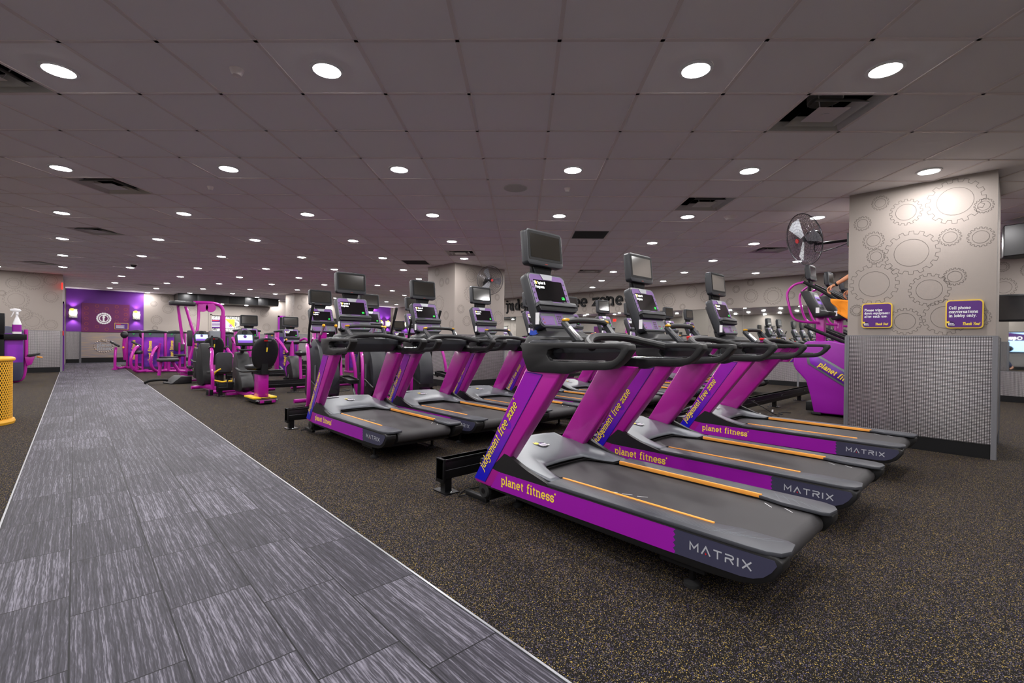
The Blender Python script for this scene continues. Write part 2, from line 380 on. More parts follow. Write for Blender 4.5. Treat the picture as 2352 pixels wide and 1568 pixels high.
# ---------------------------------------------------------------- a small slab-serif stroke alphabet
def arc(cx,cy,rx,ry,a0,a1,n=9): return [(cx+rx*math.cos(math.radians(a0+(a1-a0)*i/n)), cy+ry*math.sin(math.radians(a0+(a1-a0)*i/n))) for i in range(n+1)]
def S(x,y,l=.12,r=.12): return [(x-l,y),(x+r,y)]
XH=.64; Q=XH/2
O_=arc(.26,Q,.25,.31,0,360,16)
GLY={
'a':(.52,[arc(.22,.18,.19,.18,0,360,12),[(.42,0),(.42,.42)]+arc(.24,.42,.18,.22,0,150,6),S(.47,.0,.06,.08)]),
'b':(.54,[arc(.27,Q,.23,.31,0,360,14),[(.06,0),(.06,1)],S(.02,1,.08,.05)]),
'c':(.48,[arc(.27,Q,.24,.31,40,320,14),[(.47,.62),(.47,.42)]]),
'd':(.56,[arc(.25,Q,.23,.31,0,360,14),[(.47,0),(.47,1)],S(.43,1,.08,.05),S(.5,0,.03,.1)]),
'e':(.54,[[(.05,Q-.01),(.5,Q-.01)]+arc(.27,Q,.24,.32,0,312,14)]),
'f':(.38,[[(.16,0),(.16,.78)]+arc(.32,.78,.16,.2,180,60,6),S(.16,XH,.14,.18),S(.16,0,.14,.16)]),
'g':(.54,[arc(.25,.4,.22,.24,0,360,12),[(.47,.6),(.47,-.1)]+arc(.25,-.1,.22,.2,0,-150,8),S(.5,.62,.04,.08)]),
'h':(.58,[[(.08,0),(.08,1)],S(.04,1,.08,.05),[(.08,.38)]+arc(.28,.42,.19,.2,160,0,7)+[(.47,0)],S(.08,0),S(.47,0)]),
'i':(.24,[[(.12,0),(.12,XH)],S(.08,XH,.08,.05),S(.12,0),[(.12,.84),(.12,1.0)]]),
'j':(.26,[[(.16,XH),(.16,-.1)]+arc(.02,-.1,.14,.18,0,-100,5),S(.1,XH,.08,.07),[(.16,.84),(.16,1.0)]]),
'k':(.56,[[(.08,0),(.08,1)],S(.04,1,.08,.05),[(.08,.24),(.42,.62)],[(.22,.38),(.46,.02)],S(.08,0),S(.46,0,.1,.1),S(.42,.62,.1,.1)]),
'l':(.24,[[(.12,0),(.12,1)],S(.08,1,.08,.05),S(.12,0)]),
'm':(.86,[[(.08,0),(.08,XH)],S(.04,XH,.08,.05),[(.08,.4)]+arc(.25,.42,.17,.2,160,0,6)+[(.42,0)],[(.42,.4)]+arc(.6,.42,.17,.2,160,0,6)+[(.77,0)],S(.08,0,.1,.1),S(.42,0,.1,.1),S(.77,0,.1,.1)]),
'n':(.58,[[(.08,0),(.08,XH)],S(.04,XH,.08,.05),[(.08,.38)]+arc(.28,.42,.19,.2,160,0,7)+[(.47,0)],S(.08,0),S(.47,0)]),
'o':(.52,[O_]),
'p':(.56,[arc(.29,Q,.23,.31,0,360,14),[(.08,XH),(.08,-.3)],S(.04,XH,.08,.05),S(.08,-.3)]),
'q':(.56,[arc(.25,Q,.23,.31,0,360,14),[(.47,XH),(.47,-.3)],S(.47,-.3)]),
'r':(.42,[[(.1,0),(.1,XH)],S(.05,XH,.08,.05),[(.1,.36)]+arc(.3,.4,.2,.22,165,60,6),S(.1,0,.12,.14)]),
's':(.44,[arc(.22,.46,.18,.17,30,250,8)+arc(.22,.16,.19,.17,80,-150,9),[(.4,.63),(.4,.47)],[(.03,.18),(.03,.0)]]),
't':(.38,[[(.16,.86),(.16,.16)]+arc(.28,.16,.12,.15,180,290,5),S(.16,XH,.14,.18)]),
'u':(.58,[[(.1,XH),(.1,.22)]+arc(.28,.22,.18,.21,180,345,7),[(.47,XH),(.47,0)],S(.05,XH,.08,.05),S(.42,XH,.08,.05),S(.5,0,.03,.1)]),
'v':(.54,[[(.06,XH),(.27,0),(.48,XH)],S(.06,XH,.1,.1),S(.48,XH,.1,.1)]),
'w':(.8,[[(.06,XH),(.23,0),(.4,XH),(.57,0),(.74,XH)],S(.06,XH,.1,.1),S(.74,XH,.1,.1)]),
'y':(.54,[[(.06,XH),(.28,.02)],[(.48,XH),(.18,-.28),(.06,-.28)],S(.06,XH,.1,.1),S(.48,XH,.1,.1)]),
'z':(.5,[[(.06,.46),(.06,.6),(.46,.6),(.06,.04),(.48,.04),(.48,.2)]]),
'P':(.58,[[(.1,0),(.1,1)],[(.1,.97),(.32,.97)]+arc(.32,.72,.22,.25,90,-90,7)+[(.1,.47)],S(.06,.97,.08,.04),S(.1,0)]),
'C':(.62,[arc(.33,.5,.3,.47,45,315,14),[(.56,.98),(.56,.68)]]),
'T':(.62,[[(.31,0),(.31,.97)],[(.03,.76),(.03,.96),(.59,.96),(.59,.76)],S(.31,0,.14,.14)]),
'Y':(.64,[[(.05,.97),(.32,.45),(.59,.97)],[(.32,.45),(.32,0)],S(.05,.97),S(.59,.97),S(.32,0,.14,.14)]),
'S':(.54,[arc(.27,.73,.22,.23,30,255,8)+arc(.27,.26,.23,.24,80,-150,9)]),
'8':(.54,[arc(.27,.74,.2,.22,0,360,12),arc(.27,.26,.24,.26,0,360,12)]),
'G':(.6,[arc(.32,.5,.29,.47,45,330,14)+[(.58,.45),(.36,.45)]]),
'O':(.64,[arc(.32,.5,.3,.47,0,360,16)]),
'.':(.14,[[(.07,0),(.07,.15)]]),'!':(.16,[[(.08,.3),(.08,1)],[(.08,0),(.08,.15)]]),'*':(.12,[arc(.06,.9,.03,.03,0,360,6)]),
}
SANS={'M':(.9,[[(.05,0),(.05,.95),(.45,.35),(.85,.95),(.85,0)]]),'A':(.9,[[(.03,0),(.45,.95),(.87,0)]]),'T':(.8,[[(.4,0),(.4,.92)],[(0,.92),(.8,.92)]]),
'R':(.8,[[(.06,0),(.06,.55)],[(.0,.92),(.6,.92)]+arc(.6,.72,.18,.2,90,-90,5)+[(.06,.52)],[(.45,.5),(.78,0)]]),'I':(.16,[[(.08,0),(.08,.95)]]),'X':(.85,[[(.03,.95),(.82,0)],[(.82,.95),(.03,0)]]),'o':(.5,[O_])}

# ---------------------------------------------------------------- bookkeeping
def tag(o, label=None, cat=None, group=None, kind=None):
    if label: o['label']=label
    if cat: o['category']=cat
    if group: o['group']=group
    if kind: o['kind']=kind
    return o
def thing(name, label, cat, loc=(0,0,0), rz=0, group=None):
    o=bpy.data.objects.new(name,None); COL.objects.link(o); o.empty_display_size=.1
    o.location=loc; o.rotation_euler=(0,0,rz); return tag(o,label,cat,group)
def clone(root, loc, rz=None, label=None, group=None):
    r=root.copy(); COL.objects.link(r); r.location=loc
    if rz is not None: r.rotation_euler=(0,0,rz)
    if label: r['label']=label
    if group: r['group']=group
    for ch in list(root.children):
        c=ch.copy(); COL.objects.link(c); c.parent=r
        for g in list(ch.children):
            d=g.copy(); COL.objects.link(d); d.parent=c
    return r
def struct(o): o['kind']='structure'; return o
def gear(mb, R, fr, cx, cy, w=.006, teeth=16, m='gearline', off=.001):
    P=[]
    for i in range(teeth):
        a=2*PI*i/teeth
        for da,r in ((-.27,.86),(-.2,1),(.2,1),(.27,.86)):
            t=a+da*2*PI/teeth*1.05; P.append((cx+R*r*math.cos(t), cy+R*r*math.sin(t)))
    mb.strip(P, w, fr, m, off, closed=True)
    mb.strip([(cx+R*.62*math.cos(2*PI*i/28), cy+R*.62*math.sin(2*PI*i/28)) for i in range(28)], w, fr, m, off, closed=True)
def gearfield(mb, fr, W, H0, H1, seed, dens=1.0, skip=()):
    rnd=random.Random(seed); pl=[]; tries=int(W*60*dens)
    for k in range(tries):
        R=rnd.choice((.25,.2,.17,.12,.1,.08)); x,y=rnd.uniform(R,W-R),rnd.uniform(H0+R,H1-R) if H1-H0>2*R else (H0+H1)/2
        if H1-H0<2*R or any(math.hypot(x-a,y-b)<R+r+.06 for a,b,r in pl): continue
        pl.append((x,y,R)); gear(mb,R,fr,x,y,w=.006)
def logo(mb, fr, r, off=.001):          # dark gear badge with a yellow flash and two short lines of writing
    P=[]
    for i in range(16):
        for da,q in ((-.25,.88),(-.2,1),(.2,1),(.25,.88)):
            t=2*PI*(i+da)/16; P.append((r*q*math.cos(t), r*.85*q*math.sin(t)))
    mb.sheet(P, fr, 'black', off); mb.sheet(circ(r*.72,20,0,0,r*.58), fr, 'signpurple', off+.0004)
    mb.sheet([(-r*1.1,r*.35),(-r*.7,r*.25),(-r*.25,r*.55),(-r*.5,r*1.05),(-r*.75,r*.8),(-r*1.05,r*1.1)], fr, 'yellow', off+.0008)
    mb.text('planet', r*.42, fr, 'white', w=.2, x=-r*.62, y=-.02*r, off=off+.001); mb.text('fitness', r*.42, fr, 'white', w=.2, x=-r*.6, y=-r*.5, off=off+.001)

# ================================================================ the room
XW, YB, XL, YF = 14.0, 25.5, -4.5, -4.5          # mirror wall, back wall, left wall, wall behind the camera
mb=MB(); mb.box(XL,-.33,YF,YB,-.1,0,'floorrubber'); mb.box(1.24,XW,YF,23.05,-.1,0,'floorrubber')
struct(mb.build('floor',smooth=False))
mb=MB(); mb.box(-.32,1.23,YF,YB,-.1,.003,'striatile'); mb.box(1.23,XW,23.06,YB,-.1,.003,'striatile'); struct(mb.build('floor_aisle',smooth=False))
mb=MB(); mb.box(-.33,-.32,YF,19.7,-.01,.006,'silver'); mb.box(1.23,1.24,YF,23.05,-.01,.006,'silver'); mb.box(1.23,XW,23.05,23.06,-.01,.006,'silver'); struct(mb.build('trim_1',smooth=False))

# ceiling: real 2x2 ft tiles and T-bars, turned 45 degrees to the walls
T=.6096; OX,OY=-.4137,2.8022
def gp(u,v,z=CEIL): q=RM@Vector((OX+u*T,OY+v*T,0)); return Vector((q.x,q.y,z))     # grid corner -> room
def inroom(p,m=0): return XL-m<p.x<XW+m and YF-m<p.y<YB+m and not (p.x<-.28-m and p.y>19.7+m)
VENTS=[(4,1),(-6,0),(-8,4),(4,5),(-2,11),(8,10),(3,15),(-12,8),(-20,14),(-22,22)]
RETURNS=[(2,8),(-4,13)]
mb=MB(); bars=MB()
for u in range(-45,30):
    for v in range(-16,50):
        c=gp(u+.5,v+.5)
        if not inroom(c,.45) or (u,v) in VENTS: continue
        mb.add([gp(u,v),gp(u+1,v),gp(u+1,v+1),gp(u,v+1)],[(0,1,2,3)],'ceiltile')
o=mb.build('ceiling',smooth=False); struct(o)
GX=Vector((math.cos(GA),-math.sin(GA),0)); GY_=Vector((math.sin(GA),math.cos(GA),0))
def clipline(p,d):
    ts=[t*.3 for t in range(-200,200) if inroom(p+d*(t*.3),.02)]
    return (min(ts),max(ts)) if len(ts)>1 else None
def bar(p,d,n):
    r=clipline(p,d)
    if not r: return
    a,b=p+d*r[0],p+d*r[1]; w_=.012; z0,z1=CEIL-.006,CEIL+.02
    vs=[q+n*s_+Vector((0,0,z)) for q in (a,b) for s_ in (-w_,w_) for z in (z0-CEIL,z1-CEIL)]
    bars.add(vs,[(0,1,3,2),(4,6,7,5),(0,4,5,1),(2,3,7,6),(0,2,6,4),(1,5,7,3)],'ceilbar')
for u in range(-45,30): bar(gp(u,0),GY_,GX)
for v in range(-16,50): bar(gp(0,v),GX,GY_)
bars.build('ceiling_grid',parent=o,smooth=False)
mb=MB(); mb.box(XL-.1,XW+.1,YF-.1,YB+.1,CEIL+.35,CEIL+.4,'ventdark'); struct(mb.build('ceiling_plenum',smooth=False))

def wainscot(mb, fr, x0, x1, h=1.24, base=.15, edges=(), t=.012):
    """woven metal panel with black base and grey edge strips, standing off a wall face described by fr"""
    O,ux,uy,nn=fr
    def bx(a,b,z0,z1,th,m):
        vs=[O+ux*a_+uy*z_+nn*k for a_ in (a,b) for z_ in (z0,z1) for k in (0,th)]
        mb.add(vs,[(0,1,3,2),(4,6,7,5),(0,4,5,1),(2,3,7,6),(0,2,6,4),(1,5,7,3)],m)
    bx(x0,x1,base,h,t,'weave'); bx(x0,x1,0,base,t-.004,'black'); bx(x0,x1,h,h+.012,t+.004,'greytrim')
    for e in edges: bx(e-.022,e+.022,0,h,t+.006,'greytrim')
UP=Vector((0,0,1))
# left block wall (faces the camera) and its return along the aisle
mb=MB(); mb.box(XL,-.28,19.7,YB,0,CEIL+.1,'cream')
fr=frame((0,19.7,0),(1,0,0),UP)
for x,z,r in [(-1.297,2.591,.163),(-.913,2.69,.255),(-.532,2.755,.155),(-1.245,2.133,.273),(-.529,2.253,.164),(-1.086,1.711,.179),(-.917,1.517,.25),(-.525,1.42,.15),(-1.527,2.297,.081),(-1.7,1.867,.134),(-1.8,2.5,.2)]: gear(mb,r,fr,x,z,w=.005,teeth=18)
wainscot(mb,fr,XL,-.3,edges=(-.3,))
struct(mb.build('wall_left_end',smooth=False))
mb=MB(); mb.box(-.279,-.262,20.3,21.3,0,2.1,'alcove'); mb.box(-.285,-.25,20.24,20.3,0,2.16,'wallpurple'); mb.box(-.285,-.25,21.3,21.36,0,2.16,'wallpurple'); mb.box(-.285,-.25,20.24,21.36,2.1,2.16,'wallpurple'); struct(mb.build('door_1',smooth=False))
mb=MB(); mb.box(-.28,-.25,19.85,20.0,1.1,1.25,'red'); tag(mb.build('fire_alarm_pull',bevel=.005),'small red fire alarm pull box on the hallway wall corner','alarm')
for nme,bx in (('wall_left',(XL-.1,XL,YF,YB)),('wall_front',(XL,XW,YF-.1,YF))):
    mb=MB(); mb.box(*bx,0,CEIL+.1,'cream'); 
    if nme=='wall_left': wainscot(mb,frame((XL,0,0),(0,1,0),UP),YF,19.7)
    else: wainscot(mb,frame((0,YF,0),(-1,0,0),UP),-XW,-XL)
    struct(mb.build(nme,smooth=False))
# back wall
mb=MB(); W=.1
mb.box(-.28,4.63,YB,YB+W,0,CEIL+.1,'cream'); mb.box(5.85,XW,YB,YB+W,0,CEIL+.1,'cream'); mb.box(4.63,5.85,YB,YB+W,0,1.3,'cream'); mb.box(4.63,5.85,YB,YB+W,2.12,CEIL+.1,'cream')
mb.box(-.26,2.15,YB-.02,YB,1.25,CEIL,'wallpurple'); mb.box(12.6,13.8,YB-.02,YB,1.25,CEIL,'wallpurple')
fr=frame((0,YB,0),(1,0,0),UP); wainscot(mb,fr,-.26,.17,edges=(.15,)); wainscot(mb,fr,1.7,7.5,edges=(1.72,)); wainscot(mb,fr,8.4,XW)
for x,z,r in [(2.9,2.75,.16),(3.0,2.3,.2),(2.5,2.5,.12),(2.6,1.8,.2),(3.9,2.2,.18),(6.9,2.3,.2),(7.0,1.6,.18),(6.4,2.4,.1),(6.3,1.5,.14),(2.55,1.45,.1),(3.9,1.6,.13),(11,2.5,.2),(10,2.3,.2),(11.5,1.8,.18),(9,2.2,.16)]: gear(mb,r,fr,x,z,w=.008,teeth=18)
struct(mb.build('wall_back',smooth=False))
# magenta alcove panel over an embossed metal panel
t=thing('entry_feature_panel','magenta gear-pattern panel above brushed metal at the aisle end','wall panel',(.935,YB-.002,0))
mb=MB(); mb.box(-.745,.745,-.05,-.02,1.24,2.4,'alcove')
fr=frame((0,-.051,0),(1,0,0),UP)
rnd=random.Random(3)
for i,x in enumerate((-.6,-.28,.02,.33,.62)):
    for j in range(6):
        z=1.36+j*.21+(.1 if i%2 else 0)
        if z>2.33 or (abs(x)<.3 and 1.55<z<2.02): continue
        mb.strip(circ(.055,16,x,z),.014,fr,'alcovering',.001,closed=True)
mb.build('gear_print',t,smooth=False)
mb=MB(); fr2=frame((-.07,-.052,1.8),(1,0,0),UP); gear(mb,.22,fr2,0,0,w=.03,teeth=18,m='white',off=.002); mb.text('f',.26,fr2,'white',w=.2,x=-.05,y=-.12,off=.003)
mb.build('gear_emblem',t,smooth=False,label='white gear emblem with letter f')
mb=MB(); mb.box(-.745,.745,-.06,-.02,.2,1.22,'brushed'); fr3=frame((-.07,-.061,.66),(1,0,0),UP)
P=MB(); 
for k in range(24): 
    a=2*PI*k/24; mb.ball((-.07+.29*math.cos(a),-.061,.66+.25*math.sin(a)),(.03,.01,.03),'brushed',8)
mb.text('planet',.13,fr3,'silver',w=.2,x=-.2,y=.0,off=.004); mb.text('fitness',.13,fr3,'silver',w=.2,x=-.2,y=-.15,off=.004)
for k in range(4): mb.ball((-.12+.04*k,-.065,.9-.02*k),(.02,.012,.06),'brushed',8)
mb.build('embossed_metal_panel',t)
mb=MB(); mb.box(-.745,.745,-.05,-.02,0,.2,'black'); mb.box(-.765,-.745,-.07,-.02,0,1.24,'greytrim'); mb.box(.745,.765,-.07,-.02,0,1.24,'greytrim'); mb.build('panel_base',t,smooth=False)
# small notice on the alcove, toilet sign
t=thing('notice_plaque','small purple notice with yellow border on the magenta panel at aisle end','sign',(1.42,YB-.055,1.5))
mb=MB(); mb.box(-.22,.22,-.012,0,-.13,.13,'signyellow'); mb.build('border',t,smooth=False)
mb=MB(); mb.box(-.205,.205,-.016,-.012,-.115,.115,'signpurple'); f_=frame((0,-.0165,0),(1,0,0),UP)
for k in range(5): mb.sheet([(-.17,.02-.025*k),(.1-.03*(k%2),.02-.025*k),(.1-.03*(k%2),.03-.025*k),(-.17,.03-.025*k)],f_,'white',.001)
mb.sheet([(-.17,.06),(-.02,.06),(-.02,.085),(-.17,.085)],f_,'red',.001); mb.build('face',t,smooth=False)
mb=MB(); mb.box(1.83,1.99,YB-.03,YB-.012,1.02,1.24,'black'); f_=frame((1.91,YB-.031,1.13),(1,0,0),UP)
for dx in (-.035,.035): mb.sheet(circ(.014,12,dx,.06),f_,'white',.001); mb.sheet([(dx-.022,.04),(dx+.022,.04),(dx+.015,-.05),(dx-.015,-.05)],f_,'white',.001)
tag(mb.build('restroom_sign',smooth=False),'small black restroom sign on grey wainscot below the purple wall','sign')
# wall sconces
def sconce(x,label,y=YB-.02):
    t=thing('wall_sconce',label,'lamp',(x,y,1.97),0,'wall sconces')
    mb=MB(); mb.prism([(-.13,0),(-.11,-.09),(0,-.13),(.11,-.09),(.13,0)],'z',-.17,.17,'ventmetal'); mb.build('shade',t,smooth=False)
    mb=MB(); mb.lathe([(0,-.005),(.115,-.005),(.12,0),(0,.002)],'glow',(0,-.135,.02),20,'y'); mb.build('lit_disc',t)
    mb=MB(); mb.ball((-.03,-.145,.14),(.07,.008,.05),'limeglow'); mb.build('thumb_emblem',t)
    mb=MB(); gear(mb,.04,frame((0,-.136,-.13),(1,0,0),UP),0,0,w=.01,teeth=8,m='white',off=.002); mb.build('small_gear',t,smooth=False)
    for s_,zz in ((1,.2),(-1,-.2)):
        ld=bpy.data.lights.new('sconce_light','SPOT'); ld.energy=14; ld.color=(1,.92,1); ld.spot_size=1.9; ld.spot_blend=.6; ld.shadow_soft_size=.04
        lo=bpy.data.objects.new('sconce_light',ld); COL.objects.link(lo); lo.parent=t; lo.location=(0,-.1,zz); lo.rotation_euler=(PI if s_>0 else 0,0,0)
sconce(-.055,'glowing wall sconce left of the magenta alcove'); sconce(1.905,'glowing wall sconce right of the magenta alcove')
sconce(13.15,'glowing wall sconce on the far purple wall, left one'); sconce(13.6,'glowing wall sconce on the far purple wall beside the corner')
# window with patterned glass in the back wall
mb=MB(); mb.box(4.6,4.66,YB-.03,YB+W,1.27,2.15,'cream'); mb.box(5.82,5.88,YB-.03,YB+W,1.27,2.15,'cream'); mb.box(4.6,5.88,YB-.03,YB+W,2.1,2.15,'cream'); mb.box(4.6,5.88,YB-.03,YB+W,1.27,1.32,'cream'); mb.box(4.66,5.82,YB+.05,YB+.07,1.32,2.1,'reedglass'); struct(mb.build('window_1',smooth=False))
mb=MB(); mb.box(-.3,.3,-.015,0,-.2,.2,'signpurple'); f_=frame((0,-.016,0),(1,0,0),UP); mb.sheet([(-.3,.14),(.1,.14),(.1,.17),(-.3,.17)],f_,'red',.001)
for k in range(4): mb.sheet([(-.26,.05-.06*k),(.2-.05*(k%2),.05-.06*k),(.2-.05*(k%2),.075-.06*k),(-.26,.075-.06*k)],f_,'white',.001)
tag(mb.build('poster',smooth=False,loc=(4.85,YB+.045,1.7)),'purple poster with white lines on the patterned window','poster')
mb=MB(); mb.box(-.2,.2,-.015,0,-.22,.22,'white'); f_=frame((0,-.016,0),(1,0,0),UP); mb.sheet([(-.2,.22),(.2,.22),(.2,-.18),(.05,-.05)],f_,'yellow',.001); mb.sheet(circ(.07,18,.03,-.09),f_,'violet',.002); mb.strip(circ(.04,12,.03,-.09),.012,f_,'white',.003,closed=True)
tag(mb.build('poster',smooth=False,loc=(5.4,YB+.045,1.72)),'white and yellow poster with a purple dot on the patterned window','poster')
# purple framed door
mb=MB(); mb.box(7.6,8.3,YB-.03,YB-.01,0,2.12,'ventdark'); 
for bx in ((7.52,7.6,0,2.2),(8.3,8.38,0,2.2),(7.52,8.38,2.12,2.2)): mb.box(bx[0],bx[1],YB-.06,YB,bx[2],bx[3],'violet')
struct(mb.build('door_2',smooth=False))
# black wavy soffit with small lights
mb=MB(); pts=[(3.2,24.3),(3.9,24.3),(4.5,24.15),(5.1,24.35),(5.7,24.1),(6.3,24.3),(6.7,24.15),(7.2,24.3)]
poly=pts+[(7.2,25.45),(3.2,25.45)]; mb.prism(poly,'z',2.6,CEIL-.01,'steelblack'); struct(mb.build('ceiling_soffit',smooth=False))

# mirror wall
mb=MB(); mb.box(XW,XW+.1,YF,YB,0,CEIL+.1,'cream'); fr=frame((XW,0,0),(0,-1,0),UP)
mb.box(XW-.02,XW,YF,YB,2.14,CEIL,'cream'); fr=frame((XW-.02,0,0),(0,-1,0),UP)
rnd=random.Random(11); pl=[]
for k in range(900):
    R=rnd.choice((.24,.19,.14,.1)); x,z=rnd.uniform(-24,3.5),rnd.uniform(2.14+R*.6,CEIL-R*.8)
    if -15.8<x<-9.1 and R>.15: continue
    if any(math.hypot(x-a,z-b)<R+r+.08 for a,b,r in pl): continue
    pl.append((x,z,R)); gear(mb,min(R,CEIL-z-.01,z-2.15),fr,x,z,w=.008,teeth=18)
wainscot(mb,frame((XW,0,0),(0,-1,0),UP),-YB,-YF,h=.62,base=.13,edges=tuple(-YB+2.4*i for i in range(13)))
struct(mb.build('wall_right',smooth=False))
k=0
for y0 in [YF+.02+2.45*i for i in range(12)]:
    y1=min(y0+2.44,YB-.02)
    if y1-y0<.3: continue
    mb=MB(); mb.box(XW-.012,XW-.002,y0,y1,.64,2.13,'mirror'); o=mb.build('wall_mirror',smooth=False)
    tag(o,'large frameless wall mirror panel above the low metal wainscot','mirror','wall mirrors')
# raised black letters
t=thing('raised_wall_lettering','large raised black words judgement free zone above the mirrors','sign',(XW-.02,15.35,2.43))
fr=frame((0,0,0),(0,-1,0),UP); cx=0; h=.42; sq=1.165
for ch in 'judgement free zone':
    if ch==' ': cx+=.42; continue
    mb=MB(); adv,strokes=GLY[ch]
    for st in strokes: mb.strip([((cx+a)*sq*h,b*h) for a,b in st],.075,fr,'black',.045)
    o=mb.build('letter',t,smooth=False); s_=o.modifiers.new('depth','SOLIDIFY'); s_.thickness=.045; s_.offset=-1
    cx+=adv+.16
# columns
def column(name,x0,x1,y0,y1,gx=None,gy=None,seed=1):
    mb=MB(); mb.box(x0,x1,y0,y1,0,CEIL,'cream')
    # face towards -X : u runs to -Y ; face towards -Y : u runs +X
    fX=frame((x0,y1,0),(0,-1,0),UP); fY=frame((x0,y0,0),(1,0,0),UP); fX2=frame((x1,y0,0),(0,1,0),UP); fY2=frame((x1,y1,0),(-1,0,0),UP)
    for fr_,w_ in ((fX,y1-y0),(fY,x1-x0),(fX2,y1-y0),(fY2,x1-x0)): wainscot(mb,fr_,0,w_,h=1.25,edges=(.0,w_))
    for fr_,g,w_,sd in ((fX,gx,y1-y0,seed),(fY,gy,x1-x0,seed+1)):
        if g: 
            for x,z,r in g: 
                gear(mb,r,fr_,min(max(x,.0),w_) if r<.12 else x,z,w=.005,teeth=16)
        else: gearfield(mb,fr_,w_,1.3,CEIL-.03,sd)
    struct(mb.build(name,smooth=False))
GC=[(.58,2.187,.242),(.25,1.863,.233),(.736,1.763,.177),(.931,2.69,.235),(.529,2.65,.145),(.24,2.37,.103),(.265,2.184,.086),(.939,1.889,.092),(.897,2.314,.092),(.297,2.8,.081),(.132,2.588,.083),(1.13,2.282,.103),(.87,1.46,.19),(.536,1.42,.149),(1.12,1.45,.1),(1.15,2.6,.075),(.09,1.56,.067)]
column('wall_column_1',6.84,8.09,.135,1.385,gx=GC)
column('wall_column_2',6.53,8.1,9.0,10.15,seed=21)
column('wall_column_3',6.62,7.7,20.3,21.4,seed=31)

# ---------------------------------------------------------------- ceiling fittings
def downlight():
    t=thing('ceiling_downlight','','ceiling light',(0,0,CEIL),0,'round recessed ceiling downlights')
    mb=MB(); mb.lathe([(.088,-.001),(.108,-.001),(.108,-.010),(.088,-.012)],'fixturerim',(0,0,0),24); mb.build('rim',t)
    mb=MB(); mb.lathe([(0,-.024),(.045,-.021),(.075,-.013),(.087,-.004),(0,-.002)],'lens',(0,0,0),16); mb.build('lens',t)
    ld=bpy.data.lights.new('lamp','AREA'); ld.shape='DISK'; ld.size=.16; ld.energy=LAMP_W; ld.color=(1,.975,.975)
    lo=bpy.data.objects.new('lamp',ld); COL.objects.link(lo); lo.parent=t; lo.location=(0,0,-.026)
    return t
SP=[]
for v in list(range(0,49,3)):
    for u in range(-44,29,3):
        if v==0: continue
        SP.append((u,v))
SP+=[(-5,0),(-2,0),(2,0),(4,0)]
for v in (-3,-6,-9,-12):  # unseen rows behind the camera, continuing the grid, added for illumination
    for u in range(-14,20,3): SP.append((u,v))
def colblk(c): return any(a-.15<c.x<b+.15 and d-.15<c.y<e+.15 for a,b,d,e in ((6.84,8.09,.135,1.385),(6.53,8.1,9.0,10.15),(6.62,7.7,20.3,21.4),(3.2,7.2,24.1,25.5)))
def pix(p):
    q=cam.matrix_world.inverted()@Vector(p)
    return (1176+q.x/-q.z*1076.99, 784-q.y/-q.z*1076.99) if q.z<-.1 else None
items=[]
for u,v in SP:
    c=gp(u+.5,v+.5)
    if inroom(c,-.2) and not colblk(c):
        q=pix(c); vis=q is not None and 0<q[0]<2352 and 0<q[1]<1568
        items.append((u,v,c,q,vis))
proto=None
ORD=['leftmost','second from left','third from left','fourth from left','fifth from left','sixth from left','seventh from left','eighth from left','ninth from left','tenth from left']
RW={0:'nearest',3:'second nearest',6:'third nearest',9:'fourth nearest',12:'fifth nearest',15:'sixth nearest',18:'seventh nearest'}
for u,v,c,q,vis in items:
    if vis and v in RW:
        row=sorted(i[3][0] for i in items if i[4] and i[1]==v); k=row.index(q[0]); lab='round ceiling downlight, %s in the %s row of lights'%(ORD[k] if k<10 else 'number %d from left'%(k+1),RW[v])
    elif vis: lab='small distant round ceiling downlight in the far rows near the back walls'
    else: lab='unseen round ceiling downlight lighting the near end of the gym'
    if proto is None: proto=downlight(); t=proto; t.location=c; t['label']=lab
    else: t=clone(proto,c,label=lab)
for x in (3.9,4.9,5.9): 
    clone(proto,(x,24.7,2.6),label='small downlight set in the underside of the black soffit',group='soffit downlights')

def place(o,u,v): o.location=gp(u+.5,v+.5); o.rotation_euler=(0,0,-GA); return o
def vent():
    t=thing('air_diffuser','','ceiling vent',(0,0,CEIL),-GA,'square ceiling air diffusers')
    h=T/2-.014
    mb=MB(); mb.box(-T/2,T/2,-T/2,T/2,.29,.3,'ventdark')
    for s_ in (-1,1): mb.box(s_*T/2-.003,s_*T/2+.003,-T/2,T/2,0,.3,'ventdark'); mb.box(-T/2,T/2,s_*T/2-.003,s_*T/2+.003,0,.3,'ventdark')
    mb.lathe([(.12,.1),(.13,.29),(.128,.29),(.118,.1)],'ventmetal',(0,0,0),24); mb.build('housing',t)
    mb=MB()
    for a,b,z0,z1 in ((h,h-.05,.0,.05),(h-.09,h-.15,-.006,.045)):
        mb.loft([[(-a,-a,z0),(a,-a,z0),(a,a,z0),(-a,a,z0)],[(-b,-b,z1),(b,-b,z1),(b,b,z1),(-b,b,z1)],[(-b,-b,z1+.003),(b,-b,z1+.003),(b,b,z1+.003),(-b,b,z1+.003)],[(-a,-a,z0+.003),(a,-a,z0+.003),(a,a,z0+.003),(-a,a,z0+.003)]],'ventmetal',cap=False)
    mb.build('louvre',t,smooth=False)
    mb=MB(); c_=.12; mb.loft([[(-c_,-c_,-.008),(c_,-c_,-.008),(c_,c_,-.008),(-c_,c_,-.008)],[(-c_+.015,-c_+.015,-.002),(c_-.015,-c_+.015,-.002),(c_-.015,c_-.015,-.002),(-c_+.015,c_-.015,-.002)]],'ventmetal'); mb.lathe([(0,-.011),(.03,-.011),(.03,-.008),(0,-.008)],'ventmetal',(0,0,0),16)
    for sx in (-1,1): mb.tube([(sx*.1,sx*.1,0),(sx*.2,sx*.2,.25)],.004,'ventmetal',6)
    mb.build('centre_plate',t,smooth=False); return t
